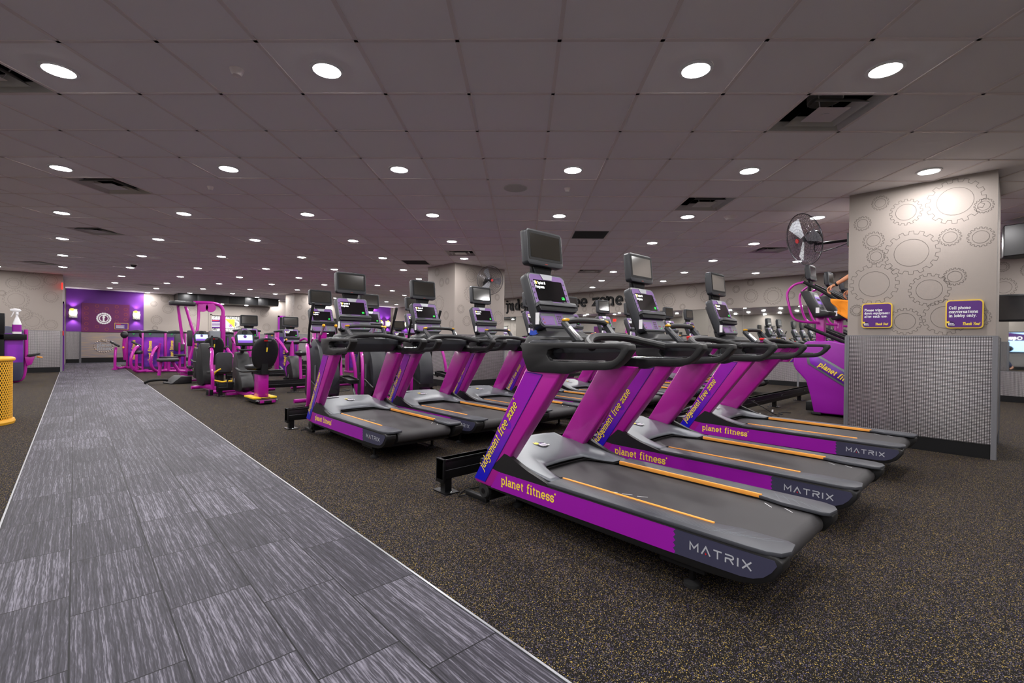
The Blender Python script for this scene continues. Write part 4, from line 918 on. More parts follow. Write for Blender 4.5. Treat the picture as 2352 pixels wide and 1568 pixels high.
ub=make_upright(); UBL=[((2.80,11.05),'upright exercise bike with dark screen behind nearest seated bike'),((3.68,11.1),'upright exercise bike left of the tall black elliptical arm'),((5.55,11.05),'upright exercise bike seen between the first two treadmills of second row'),((6.5,11.1),'upright exercise bike almost hidden by elliptical consoles'),((4.6,11.1),'upright exercise bike behind the aisle-end treadmill console')]
for i,((x,y),l) in enumerate(UBL):
    if i==0: ub.location=(x,y,0); ub['label']=l
    else: clone(ub,(x,y,0),label=l)

def make_recumbent():
    t=thing('recumbent_bike','','exercise bike',(0,0,0),0,'seated recumbent bikes')
    mb=MB(); mb.box(-.17,.17,-.28,.3,.03,.085,'dark'); mb.box(-.13,.13,-.36,-.28,.02,.07,'paint'); mb.box(-.06,.06,-.37,-.355,.02,.07,'black'); mb.box(-.17,-.13,-.36,-.28,.05,.075,'silver'); mb.box(.13,.17,-.36,-.28,.05,.075,'silver'); mb.box(-.05,.05,.3,1.27,.05,.12,'paint'); mb.box(-.22,.22,1.19,1.27,.02,.07,'paint'); mb.build('base_frame',t,bevel=.006)
    mb=MB()
    for s in (-1,1): mb.box(*sorted((s*.075,s*.19)),-.24,.26,.085,.115,'yellowtrim')
    mb.box(-.08,.08,-.26,-.19,.085,.112,'dark'); mb.build('yellow_step',t,bevel=.006)
    mb=MB(); mb.box(-.085,.085,-.14,.08,.1,.53,'paint'); mb.build('seat_post',t,bevel=.012)
    mb=MB(); mb.box(-.09,.09,-.16,.1,.5,.57,'black'); mb.box(-.05,.05,-.2,-.14,.5,.7,'black'); mb.loft([[(w_*math.cos(a)*1.0,.12+d_*math.sin(a),z) for a in [2*PI*k/18 for k in range(18)]] for w_,d_,z in ((.18,.17,.57),(.22,.2,.6),(.22,.2,.64),(.17,.16,.665))],'seatvinyl'); mb.build('seat',t)
    rings=[]; prof=[(.62,.12),(.65,.16),(.72,.19),(.84,.215),(.94,.215),(1.03,.19),(1.09,.155),(1.12,.12),(1.13,.09)]
    for z,w_ in prof:
        y=-.14-(z-.65)*.28; rings.append([(w_*math.cos(a), y+(.055 if math.sin(a)<0 else .045)*math.sin(a)*(.6+.4*w_/.22), z) for a in [2*PI*k/24 for k in range(24)]])
    mb=MB(); mb.loft(rings,'seatvinyl'); sb=mb.build('backrest',t)
    fr=frame((0,-.317,1.06),(1,0,0),(0,-.28,1))
    mb=MB(); mb.sheet([(-.06,.02),(.0,.02),(.0,.04),(-.06,.04)],fr,'red',.012); mb.sheet([(.0,.02),(.055,.02),(.055,.04),(.0,.04)],fr,'silver',.012); mb.sheet([(-.025,.0),(.025,.0),(.01,-.09),(-.01,-.09)],fr,'shell',.014); mb.sheet([(-.012,-.09),(.012,-.09),(.01,-.17),(-.01,-.17)],fr,'yellow',.012); mb.build('badge',sb,smooth=False)
    for s in (-1,1):
        mb=MB(); tubes(mb,'dark',.018,[(s*.05,-.1,.55),(s*.2,-.12,.56),(s*.33,-.08,.56),(s*.36,.1,.6)]); mb.ball((s*.36,.12,.605),.022,'black',8); mb.build('side_handle',t)
        mb=MB(); zz=.36+s*.12; mb.tube([(s*.14,1.0,.36),(s*.15,1.0,zz)],.014,'chrome',8); mb.cbox((s*.21,1.0,zz),(.1,.05,.1),'black'); mb.build('pedal',t)
    mb=MB(); side=[(p.x,p.y) for p in catmull([(.68,.15,0),(1.2,.12,0),(1.27,.3,0),(1.24,.65,0),(1.15,.85,0),(1.0,.8,0),(.88,.5,0),(.72,.35,0)],3,True)]; mb.prism(side,'x',-.11,.11,'dark'); mb.build('drive_shroud',t,bevel=.02)
    mb=MB(); mb.tube([(0,1.1,.8),(0,.93,1.05)],.035,'dark',10); tubes(mb,'dark',.016,[(-.16,.8,.92),(-.1,.76,.9),(.1,.76,.9),(.16,.8,.92)]); mb.build('console_arm',t)
    mb=MB(); mb.T=Matrix.Translation((0,.88,1.11))@Matrix.Rotation(math.radians(-14),4,'X'); P=[(-.155,-.13),(.155,-.13),(.165,.06),(.09,.17),(-.09,.17),(-.165,.06)]; mb.prism(P,'y',0,.05,'dark'); cn=mb.build('console',t,bevel=.01)
    mb=MB(); mb.T=Matrix.Translation((0,.88,1.11))@Matrix.Rotation(math.radians(-14),4,'X'); mb.prism(rrect(.25,.15,.01,2,0,.0),'y',-.003,0,'brightui'); mb.prism(rrect(.25,.05,.008,2,0,-.055),'y',-.0045,0,'uipurple'); mb.lathe([(0,-.006),(.03,-.006),(.03,0),(0,0)],'signpurple',(0,0,.04),14,'y'); mb.build('lit_display',cn,smooth=False)
    mb=MB(); mb.T=Matrix.Translation((0,.88,1.11))@Matrix.Rotation(math.radians(-14),4,'X'); mb.lathe([(0,-.012),(.045,-.012),(.05,0),(0,0)],'black',(0,0,.12),18,'y'); mb.build('fan_vent',cn); return t
rb=make_recumbent(); rb.location=(2.40,9.05,0); rb.rotation_euler=(0,0,.05); rb['label']='nearest recumbent bike with black seat back and yellow trimmed base beside the aisle'
clone(rb,(2.30,12.65,0),.04,label='recumbent bike with bright screen farther along the aisle, near pull-down machine')

# seated arm-and-leg trainer with mesh seat and yellow handles
t=thing('seated_cross_trainer','purple framed seated stepper with mesh backrest and yellow seat handles','cross trainer',(2.22,10.95,0),.25)
mb=MB(); mb.tube([(-.35,-.25,.06),(.35,-.25,.06)],.04,'paint',10); mb.box(-.05,.05,-.25,.95,.05,.13,'paint'); mb.tube([(-.2,.93,.06),(.2,.93,.06)],.035,'paint',10); mb.box(-.42,-.34,-.31,-.19,.0,.12,'black'); mb.build('base_frame',t,bevel=.004)
for s in (-1,1):
    mb=MB(); tubes(mb,'paint',.032,[(s*.26,-.1,.1),(s*.27,-.12,.35),(s*.26,-.05,.6),(s*.18,.1,.78),(s*.15,.2,.9)]); mb.tube([(s*.15,.2,.9),(s*.14,.22,.92)],.05,'dark',12); mb.tube([(s*.14,.2,.93),(s*.14,.2,1.16)],.02,'rubber',8); mb.build('arm_lever',t)
    mb=MB(); tubes(mb,'yellowtrim',.016,[(s*.2,.05,.28),(s*.2,-.05,.42),(s*.12,-.12,.5)],[(s*.2,.05,.28),(s*.1,-.12,.24),(s*.02,-.14,.25)]); mb.build('seat_handle',t)
mb=MB(); mb.prism(rrect(.32,.4,.07,6,0,.62),'y',-.02,.02,'mesh'); mb.build('mesh_backrest',t,bevel=.008)
mb=MB(); mb.prism(rrect(.36,.34,.06,5,0,.2),'z',.38,.44,'seatvinyl'); mb.box(-.05,.05,.1,.3,.1,.38,'black'); mb.build('seat',t,bevel=.01)
mb=MB(); side=[(p.x,p.y) for p in catmull([(.65,.15,0),(.95,.15,0),(1.0,.6,0),(.92,.9,0),(.82,1.0,0),(.76,.9,0),(.70,.5,0)],3,True)]; mb.prism(side,'x',-.09,.09,'dark'); mb.build('drive_shroud',t,bevel=.02)

def tower(name,x,y,rz,lab,w_=.62,h=1.3,banner=True,group=None,tri='greensign'):
    """weight-stack tower: dark shell with purple front film and purple frame posts"""
    t=thing(name,lab,'weight machine',(x,y,0),rz,group)
    mb=MB(); mb.box(-w_/2+.05,w_/2-.05,-.1,.1,.06,h-.08,'plate'); mb.build('stack_shroud',t,bevel=.02)
    mb=MB(); P=[(-w_/2-.03,h-.08),(w_/2+.03,h-.08),(w_/2+.03,h-.03),(0,h+.02),(-w_/2-.03,h-.03)]; mb.prism(P,'y',-.13,.13,'dark'); mb.build('top_cover',t,bevel=.02)
    for s in (-1,1):
        mb=MB(); mb.box(*sorted((s*w_/2,s*(w_/2-.05))),-.11,.11,0,h-.06,'paint'); mb.build('frame_post',t,bevel=.008)
    mb=MB(); mb.box(-w_/2+.06,w_/2-.06,-.112,-.1,.16,h-.22,'banner'); bn=mb.build('printed_front',t,smooth=False)
    if banner:
        mb=MB(); fr=frame((-.06,-.113,.3),(0,0,1),(-1,0,0)); mb.text('planet fitness',.09,fr,'yellow',w=.2,off=.001,squeeze=.95); mb.build('lettering',bn,smooth=False,label='vertical yellow lettering planet fitness')
    mb=MB(); mb.prism([(-.04,0),(.04,0),(0,-.05)],'y',-.118,-.112,tri); mb.T=Matrix(); o=mb.build('triangle_sign',t,smooth=False,loc=(-.1,0,h-.1))
    mb=MB(); mb.box(-w_/2-.02,w_/2+.02,-.35,.14,.0,.06,'paint'); mb.build('foot_frame',t,bevel=.01)
    return t
def seatpads(t,dx=0,dy=-.75,sz=.45,back=True,rz=0):
    R=Matrix.Translation((dx,dy,0))@Matrix.Rotation(rz,4,'Z')
    mb=MB(); mb.T=R; mb.prism(rrect(.32,.42,.06,5),'z',sz,sz+.07,'seatvinyl'); mb.build('seat_pad',t,bevel=.015)
    if back:
        mb=MB(); mb.T=R@Matrix.Rotation(-.15,4,'X'); mb.prism(rrect(.28,.6,.07,5,0,sz+.5),'y',.2,.27,'seatvinyl'); mb.build('back_pad',t,bevel=.015)
    mb=MB(); mb.T=R; mb.tube([(0,0,.05),(0,0,sz)],.04,'paint',10); tubes(mb,'paint',.032,[(0,.25,.9),(0,.3,.5),(0,.25,.1),(0,.0,.05),(0,-.4,.05)]); mb.box(-.22,.22,-.43,-.37,0,.06,'paint'); mb.build('seat_frame',t)
# arm-curl / leg machines at the left end of the strength area
t=tower('leg_curl_machine',1.62,20.9,-.3,'purple leg machine with round black pads at the left end of the strength area')
for s in (-1,1):
    mb=MB(); tubes(mb,'paint',.04,[(s*.28-.1,-1.0,.04),(s*.28-.1,-.98,.5),(s*.28-.1,-.9,.72)],[(s*.28-.1,-1.0,.12),(s*.28-.05,-.8,.04),(s*.28,-.3,.05)]); mb.box(s*.28-.16,s*.28-.04,-1.06,-.94,0,.05,'paint'); mb.build('leg_frame',t)
    mb=MB(); mb.T=Matrix.Translation((s*.25,-.55,1.15)); mb.ball((0,0,0),(.11,.08,.12),'seatvinyl',14); mb.build('round_pad',t)
    mb=MB(); tubes(mb,'paint',.05,[(s*.25,-.5,1.08),(s*.27,-.5,.75),(s*.25,-.45,.3)]); mb.ball((s*.27,-.57,.72),(.035,.02,.035),'orange',8); mb.build('pad_arm',t)
    mb=MB(); mb.T=Matrix.Translation((s*.28-.12,-1.0,.82))@Matrix.Rotation(.6,4,'Y'); mb.prism(rrect(.3,.12,.04,4),'z',0,.06,'seatvinyl'); mb.build('thigh_pad',t,bevel=.015)
t=tower('leg_extension_machine',1.85,18.6,-.25,'purple curved-frame leg machine with two black rollers beside the aisle'); seatpads(t,.45,-.6,.42,False,1.2)
for s in (-1,1):
    mb=MB(); tubes(mb,'paint',.042,[(s*.24-.2,-.1,.65),(s*.24-.1,-.45,.8),(s*.24-.15,-.8,.65),(s*.24-.2,-.85,.3),(s*.24-.1,-.7,.06),(s*.24+.1,-.2,.05)]); mb.build('curved_frame',t)
    mb=MB(); mb.lathe([(0,-.13),(.05,-.12),(.06,0),(.05,.12),(0,.13)],'seatvinyl',(-.35,-.55+s*.12,.62),14,'x'); mb.build('roller_pad',t)
for x,y,rz,l in ((2.55,19.9,-.1,'weight tower with yellow vertical lettering behind the pull-down machine'),(3.3,20.3,-.1,'weight tower second from the left along the back of strength area'),(4.2,20.4,0,'weight tower behind the second recumbent bike'),(4.95,20.4,0,'weight tower under the patterned window'),(5.9,20.5,0,'weight tower left of the third column')):
    t=tower('weight_machine',x,y,rz,l,group='weight machines along the back',tri='greensign' if x<4 else 'sensor'); seatpads(t,.1,-.9)
for x,y,rz,l in ((4.65,14.9,.1,'purple and navy weight tower with orange lettering behind upright bikes'),(5.78,15.0,0,'weight tower with violet film right of the lettered tower'),(6.85,15.0,0,'weight tower behind the elliptical grips'),(7.95,15.0,0,'weight tower hidden behind the second row of treadmills'),(3.58,14.9,.0,'purple press machine between the recumbent bikes and lettered tower'),(10.5,17.5,0,'far weight tower near the second purple wall')):
    t=tower('weight_machine',x,y,rz,l,h=1.36,group='weight machines in the middle',tri='sensor'); seatpads(t,-.1,-.8)
    mb=MB(); tubes(mb,'paint',.035,[(-.35,0,1.0),(-.42,-.3,1.1),(-.4,-.6,.95),(-.3,-.75,.7)],[(.35,0,1.0),(.42,-.3,1.1),(.4,-.6,.95),(.3,-.75,.7)]); mb.build('press_arm',t)
# tall pull-down machine
t=thing('lat_pulldown_machine','tall purple pull-down machine with curved top tube and black head pad','weight machine',(2.85,16.2,0),0)
mb=MB(); mb.tube([(.40,.05,0),(.40,.05,1.75)],.075,'paint',12); tubes(mb,'paint',.05,[(.40,.05,1.7),(.40,.05,1.92),(.32,.05,2.06),(.15,.02,2.11),(-.1,0,2.11),(-.35,0,2.1)],n=10); mb.box(-.65,.5,-.05,.1,0,.08,'paint'); mb.box(.32,.5,-.3,.4,0,.07,'paint'); mb.build('main_frame',t)
mb=MB(); tubes(mb,'paint',.038,[(-.22,0,2.08),(-.22,0,1.7),(-.26,-.05,1.3),(-.35,-.1,.9),(-.45,-.1,.4),(-.4,-.1,.05)],[(-.7,.1,2.0),(-.62,.1,1.3),(-.58,.05,.9)],[(-.55,-.1,1.98),(-.4,-.1,1.4),(-.32,-.1,1.1)],n=8); mb.build('arm_levers',t)
mb=MB(); mb.T=Matrix.Translation((-.62,-.05,2.06)); mb.prism(rrect(.62,.36,.12,6),'z',-.06,.06,'seatvinyl'); mb.build('head_pad',t,bevel=.025)
for s in (-.12,.08):
    mb=MB(); mb.lathe([(.0,-.03),(.13,-.03),(.13,-.015),(.11,0),(.13,.015),(.13,.03),(0,.03)],'paint',(s,.0,1.98),24,'y'); mb.build('pulley',t)
mb=MB(); mb.tube([(.02,0,1.9),(.02,0,.9)],.004,'steelblack',6); mb.build('steel_cable',t)
mb=MB(); mb.box(-.52,-.4,-.25,-.15,.85,1.3,'seatvinyl'); mb.build('chest_pad',t,bevel=.02)
mb=MB(); mb.prism(rrect(.5,.34,.06,5,-.95,-.1),'z',.42,.5,'seatvinyl'); mb.build('bench_pad',t,bevel=.02)
mb=MB(); mb.tube([(-.85,-.1,.42),(-.7,-.1,.15),(-.4,-.05,.1)],.045,'paint',10); mb.tube([(-1.1,-.1,.42),(-1.15,-.1,.04)],.04,'paint',10); mb.lathe([(0,-.2),(.05,-.19),(.05,.19),(0,.2)],'seatvinyl',(-.45,-.12,.25),12,'y'); mb.build('bench_frame',t)
mb=MB(); mb.box(.05,.33,-.05,.12,.1,1.3,'hood'); mb.build('weight_shroud',t,bevel=.02)
t=thing('step_platform','low dark grey step platform on floor beside the pull-down machine','step',(1.62,13.75,0),.2)
mb=MB(); mb.box(-.02,.42,-.25,.25,.0,.03,'dark'); mb.prism([(-.02,.0),(.2,.18),(.42,.16),(.42,.0)],'y',-.25,.25,'dark'); mb.build('ramp',t,bevel=.01)
mb=MB(); tubes(mb,'black',.03,[(-.35,.3,.03),(-.3,.1,.09),(-.1,0,.1),(0,0,.08)]); mb.build('curved_foot',t)

# ---- left side: machine, wipe station, bin
t=thing('weight_machine','dark rounded weight machine with purple edge and small black seat by the left wall','weight machine',(-1.35,15.9,0))
mb=MB(); P=[(p.x,p.y) for p in catmull([(-.4,.08,0),(.3,.04,0),(.45,.12,0),(.47,.5,0),(.47,1.1,0),(.42,1.27,0),(.1,1.33,0),(-.4,1.33,0)],3,True)]; mb.prism(P,'y',-.02,.28,'plate'); mb.build('stack_shroud',t,bevel=.02)
mb=MB(); mb.tube([(.3,.13,.03),(.45,.13,.1),(.5,.13,.5),(.5,.13,1.25)],.035,'paint',10,smooth=4); mb.tube([(.0,.13,.03),(.3,.13,.03)],.035,'paint',10); mb.build('edge_frame',t)
mb=MB(); mb.prism([(.55,.60),(.74,.65),(.74,.70),(.53,.66)],'y',.0,.26,'seatvinyl'); mb.build('seat_pad',t,bevel=.01)
mb=MB(); mb.prism([(.48,.60),(.66,.62),(.60,.42),(.52,.38)],'y',.06,.2,'paint'); mb.build('seat_bracket',t,bevel=.01)
mb=MB(); mb.tube([(.68,.13,.6),(.78,.13,.58)],.018,'orange',8); mb.build('adjust_lever',t)
t=thing('waste_bin','round yellow perforated metal waste bin at left edge','bin',(-.90,8.9,0))
RB=.31
mb=MB(); mb.lathe([(RB-.01,.02),(RB+.02,.0),(RB+.03,.03),(RB+.02,.06),(RB,.06)],'frameyellow',n=40); mb.lathe([(0,.02),(RB-.01,.02),(RB-.01,.03),(0,.03)],'frameyellow',n=40); mb.build('base_ring',t)
mb=MB(); N1,N2=64,34
for j in range(N2+1):                                              # diamond lattice of thin bars
    pass
for sgn in (-1,1):
    for k in range(N1):
        pts=[]
        for j in range(0,13):
            a=2*PI*k/N1+sgn*j/12*1.25; pts.append((RB*math.cos(a),RB*math.sin(a),.05+.77*j/12))
        w2=.0055; vs=[]
        for p in pts: r=Vector((p[0],p[1],0)).normalized(); tq=Vector((-r.y,r.x,0)); vs+=[Vector(p)-tq*w2+r*.002,Vector(p)+tq*w2+r*.002,Vector(p)+tq*w2-r*.002,Vector(p)-tq*w2-r*.002]
        mb.add(vs,[(4*i+q,4*i+(q+1)%4,4*i+4+(q+1)%4,4*i+4+q) for i in range(12) for q in range(4)],'frameyellow')
mb.build('perforated_body',t)
mb=MB(); mb.tube([(RB*math.cos(a),RB*math.sin(a),.83) for a in [2*PI*k/40 for k in range(40)]],.028,'frameyellow',10,closed=True); mb.build('rim',t)
mb=MB(); mb.lathe([(0,.04),(RB-.03,.04),(RB-.02,.80),(RB-.025,.80),(RB-.035,.045),(0,.045)],'ventdark',n=32); mb.build('liner',t)
t=thing('wipe_station','black stand with purple gym-logo board behind the yellow bin','stand',(-.92,9.65,0))
mb=MB(); mb.box(-.12,.20,-.06,.06,1.16,1.44,'black'); mb.box(.14,.2,-.05,.0,0,1.4,'black'); mb.box(-.4,.2,-.08,.08,0,.03,'black'); mb.box(.14,.42,-.05,-.02,1.07,1.15,'black'); mb.build('stand_frame',t,bevel=.004)
mb=MB(); mb.box(-.4,.38,0,.03,.75,1.16,'banner'); bd=mb.build('printed_board',t,smooth=False)
mb=MB(); logo(mb,frame((.02,-.001,1.0),(1,0,0),UP),.13,.002); mb.build('logo',bd,smooth=False)
t=thing('spray_bottle','white and purple spray bottle on the black stand behind yellow bin','bottle',(-.60,9.63,1.155))
mb=MB(); mb.loft([[(x*w_,y*w_,z) for x,y in rrect(.09,.07,.02,4)] for w_,z in ((1,0),(1.02,.02),(1,.14),(.75,.18),(.3,.24),(.28,.27))],'bottlewhite'); bo=mb.build('bottle_body',t)
mb=MB(); mb.loft([[(x*1.03,y*1.05,z) for x,y in rrect(.09,.07,.02,4)] for z in (.03,.13)],'violet',cap=False); mb.build('label_band',bo)
mb=MB(); mb.lathe([(0,.27),(.018,.27),(.016,.31),(0,.31)],'bottlewhite',n=12); mb.prism([(-.07,.345),(-.065,.32),(-.03,.31),(.02,.31),(.045,.325),(.03,.35),(-.02,.36)],'y',-.014,.014,'bottlewhite'); mb.prism([(-.035,.315),(-.05,.27),(-.062,.24),(-.054,.236),(-.038,.268),(-.02,.31)],'y',-.006,.006,'bottlewhite'); mb.build('spray_head',t,bevel=.003)

# ---------------------------------------------------------------- stair climbers
def make_climber():
    t=thing('stair_climber','','stair climber',(0,0,0),0,'purple stair climbers')
    prof=[(1.31,.035),(1.36,.3),(1.43,.55),(1.58,.72),(1.615,.80),(1.61,.92),(1.53,1.08),(1.42,1.19),(1.1,1.2),(.86,1.15),(.5,.9),(.15,.55),(-.05,.3),(-.05,.035)]
    for s in (-1,1):
        mb=MB(); mb.prism(prof,'x',s*.40,s*.30,'violet'); sc_=mb.build('side_cover',t,bevel=.025,seg=3)
        mb=MB(); P=[(1.42,.93),(1.36,1.0),(1.29,1.0),(.2,.30),(.25,.15),(.35,.12),(1.40,.82)]; mb.prism(P,'x',s*.402,s*.412,'hood'); P=[(1.38,.92),(1.34,.965),(1.29,.96),(.25,.30),(.28,.19),(.36,.165),(1.36,.83)]; mb.prism(P,'x',s*.412,s*.416,'banner'); pn=mb.build('inset_panel',sc_,bevel=.002)
        d=Vector((0,-.86,-.56)).normalized() if s<0 else Vector((0,.86,.56)).normalized(); u2=Vector((s,0,0)).cross(d)
        O=Vector((-.417,1.25,.80)) if s<0 else Vector((.417,.5,.33)); mb=MB(); mb.text('planet fitness',.078,(O,d,u2,Vector((s,0,0))),'yellow',w=.2,slant=.1,off=.001,squeeze=1.0); mb.build('lettering',sc_,smooth=False,label='yellow lettering planet fitness')
        mb=MB(); mb.tube([(s*.34,1.47,1.44),(s*.34,.88,1.16),(s*.34,.0,.75)],.028,'black',10); mb.build('lower_rail',t)
        mb=MB(); tubes(mb,'paint',.019,[(s*.30,1.50,2.17),(s*.32,1.64,2.13),(s*.34,1.735,2.0),(s*.34,1.71,1.8),(s*.34,1.65,1.6),(s*.30,1.55,1.52),(s*.1,1.33,1.5)],n=10); mb.build('curved_frame',t)
        mb=MB(); tubes(mb,'black',.026,[(s*.30,1.50,2.17),(s*.33,1.15,1.94),(s*.35,.8,1.62),(s*.35,.4,1.3),(s*.34,.1,1.0)],n=10); mb.build('upper_rail',t)
    mb=MB(); mb.box(-.30,.30,0,1.45,.05,.2,'black'); mb.box(-.42,.42,1.2,1.34,.01,.05,'rubber'); mb.box(-.42,.42,.0,.15,.01,.05,'rubber')
    mb.build('base',t,bevel=.01)
    mb=MB(); 
    for k in range(5): mb.box(-.29,.29,.15+.19*k,.36+.19*k,.22+.17*k,.27+.17*k,'rubber'); mb.box(-.29,.29,.33+.19*k,.36+.19*k,.22+.17*k,.43+.17*k,'steelblack')
    mb.build('stair_treads',t,smooth=False)
    mb=MB(); mb.prism([(1.05,1.18),(1.42,1.16),(1.5,.9),(1.1,.9)],'x',-.3,.3,'violet'); mb.build('front_cover',t,bevel=.02)
    mb=MB(); mb.box(-.07,.07,1.26,1.38,1.1,1.65,'paint'); mb.build('post',t,bevel=.015)
    mb=MB(); mb.prism([(1.59,2.03),(1.44,2.03),(1.28,1.70),(1.15,1.68),(1.17,1.60),(1.38,1.58)],'x',-.22,.22,'dark'); cn=mb.build('console',t,bevel=.02)
    mb=MB(); up=Vector((0,.16,.33)).normalized(); fr=(Vector((0,1.30,1.74)),Vector((1,0,0)),up,Vector((0,-up.z,up.y))); mb.sheet(rrect(.34,.24,.02,4,0,.14),fr,'keypad',.003); mb.sheet(rrect(.26,.14,.01,3,0,.15),fr,'uipurple',.005); mb.sheet(rrect(.2,.05,.01,3,0,.16),fr,'tvscreen',.006); mb.build('display',cn,smooth=False)
    mb=MB(); mb.cbox((-.222,1.32,1.7),(.004,.05,.09),'white'); mb.build('side_label',cn,smooth=False)
    mb=MB(); mb.tube([(0,1.5,2.0),(0,1.5,2.25)],.03,'black',8); mb.build('screen_mast',t)
    make_tv(t,1.46,2.22,s=1.0); return t
sc=make_climber(); sc.location=(9.15,.9,0); sc['label']='nearest purple stair climber, partly behind the big column'
clone(sc,(10.3,.9,0),label='second stair climber, its console just right of the first'); clone(sc,(11.4,.9,0),label='farthest stair climber, only its screen showing past the raised arms')

# ---------------------------------------------------------------- wall fans
def fan(name,c,axis,arm_from,label):
    ax=Vector(axis).normalized(); t=thing(name,label,'fan',c,0,None)
    Rm_=ax.to_track_quat('Z','Y').to_matrix().to_4x4(); R=.34
    mb=MB(); mb.T=Rm_
    for k in range(9):
        for z0,sg in ((.0,1),(0,-1)):
            r=R*(k+1)/9; zz=.09*math.sqrt(max(0,1-(r/R)**2))*sg
            mb.tube([(r*math.cos(a),r*math.sin(a),zz) for a in [2*PI*q/32 for q in range(32)]],.0018,'fanwire',4,closed=True)
    for k in range(48):
        a=2*PI*k/48+.0
        for sg in (1,-1): mb.tube([(R*q*math.cos(a+.5*q),R*q*math.sin(a+.5*q),sg*.09*math.sqrt(max(0,1-q*q))) for q in (.12,.35,.6,.8,.93,1)],.0014,'fanwire',3)
    mb.tube([(R*math.cos(a),R*math.sin(a),0) for a in [2*PI*q/40 for q in range(40)]],.006,'fanwire',6,closed=True); mb.build('cage',t)
    for k in range(3):
        mb=MB(); mb.T=Rm_@Matrix.Rotation(2*PI*k/3,4,'Z')@Matrix.Rotation(.35,4,'X'); mb.prism([(.04,-.03),(.28,-.10),(.30,0),(.26,.09),(.04,.03)],'z',-.002,.002,'silver'); mb.build('blade',t)
    mb=MB(); mb.T=Rm_; mb.lathe([(0,.1),(.03,.1),(.03,.09),(0,.09)],'red',n=16); mb.build('hub_badge',t)
    mb=MB(); mb.T=Rm_; mb.lathe([(0,-.22),(.05,-.22),(.08,-.18),(.085,-.08),(.04,-.06),(.03,0),(0,.0)],'steelblack',n=20); mb.build('motor',t)
    a=Vector(arm_from)-Vector(c); b=-ax*.16
    mb=MB(); mb.tube([b,b+Vector((0,0,-.1)),a],.018,'steelblack',8); mb.cbox(a,(.05,.12,.16) if abs((a-b).x)>abs((a-b).y) else (.12,.03,.16),'steelblack'); mb.build('bracket',t)
    mb=MB(); tubes(mb,'cable',.006,[b,b+Vector((0,0,-.2)),a*.6+Vector((0,0,-.12)),a+Vector((0,0,-.03))]); mb.build('flex_cord',t)
fan('wall_fan',(7.05,1.92,2.53),(-.62,.55,-.22),(7.05,1.42,2.45),'metal caged wall fan hanging from the big right column')
fan('wall_fan',(7.30,8.62,2.57),(-.25,-.95,-.1),(7.45,8.97,2.5),'metal caged wall fan with red hub on the middle column')
# hanging speakers / screens at right
def speaker(loc,rz,lab,s=1):
    t=thing('loudspeaker',lab,'speaker',loc,rz); mb=MB(); mb.prism([(-.25*s,-.2*s),(.25*s,-.2*s),(.3*s,.0),(.2*s,.2*s),(-.2*s,.2*s),(-.3*s,0)],'z',-.22*s,.22*s,'steelblack'); mb.build('cabinet',t,bevel=.01,smooth=False)
    mb=MB(); mb.prism([(-.23*s,-.21*s),(.23*s,-.21*s),(.23*s,-.2*s),(-.23*s,-.2*s)],'z',-.2*s,.2*s,'mesh'); mb.build('grille',t); return t
t=speaker((9.75,-.13,2.64),1.2,'black loudspeaker hanging from ceiling at the right edge'); mb=MB(); mb.tube([(0,0,.2),(0,0,.31)],.02,'black',8); mb.build('hanger',t)
t=thing('wall_television','black television mounted at the mirror top beside the big column','television',(13.85,.2,1.92),0)
mb=MB(); mb.box(-.05,.0,-.35,.35,-.27,.27,'steelblack'); mb.build('cabinet',t,bevel=.01); mb=MB(); mb.box(-.056,-.05,-.32,.32,-.24,.24,'screen'); mb.build('tv_screen',t); mb=MB(); mb.box(0,.14,-.05,.05,-.05,.05,'black'); mb.build('wall_mount',t)
# signs on the column
def sign(y,z,w_,h,lines,lab,th):
    t=thing('wall_sign',lab,'sign',(6.828,y,z)); 
    mb=MB(); mb.prism([(a,b) for a,b in rrect(w_,h,.035,6)],'x',-.014,.012,'signyellow'); mb.build('border',t,smooth=False)
    mb=MB(); mb.prism([(a,b) for a,b in rrect(w_-.024,h-.024,.028,6)],'x',-.0165,-.014,'signpurple'); mb.build('face',t,smooth=False)
    fr=frame((-.017,w_/2,-h/2),(0,-1,0),UP); mb=MB(); 
    for i,l in enumerate(lines): mb.text(l,th,fr,'white',w=.17,x=w_*.10,y=h*.68-i*th*1.42,off=.001,squeeze=.97)
    mb.text('Thank You!',th*.95,fr,'yellow',w=.17,x=w_*.46,y=h*.12,off=.001,slant=.25,squeeze=.75); mb.build('lettering',t,smooth=False)
    mb=MB(); logo(mb,frame((-.017,w_/2-w_*.15,-h/2+h*.16),(0,-1,0),UP),h*.1,.001); mb.build('small_logo',t,smooth=False)
sign(1.10,1.492,.285,.29,['Please wipe','down equipment','after each use.'],'smaller purple sign Please wipe down equipment on the column',.026)
sign(.367,1.487,.29,.30,['Cell phone','conversations','in lobby only.'],'larger purple sign Cell phone conversations in lobby only on the column',.029)
# lobby screen seen in the mirror
t=thing('lobby_television','bright lobby screen reflected in the mirror at the right edge','television',(-4.44,.15,1.3))
mb=MB(); mb.box(-.05,.0,-.75,.75,-.5,.5,'steelblack'); mb.build('cabinet',t,bevel=.01)
mb=MB(); mb.box(0,.006,-.7,.7,-.45,.45,'brightui'); sc_=mb.build('tv_screen',t,smooth=False)
fr=frame((.008,-.3,.12),(0,1,0),UP); mb=MB(); mb.sheet([(-.4,-.05),(1.0,-.05),(1.0,.25),(.3,.32),(-.4,.2)],fr,'signpurple',0); mb.strip(circ(.07,16,.0,.07),.02,fr,'whitetext',.002,closed=True); mb.text('qudo',.15,fr,'whitetext',w=.2,x=.12,y=.02,off=.002); mb.build('screen_picture',sc_,smooth=False)

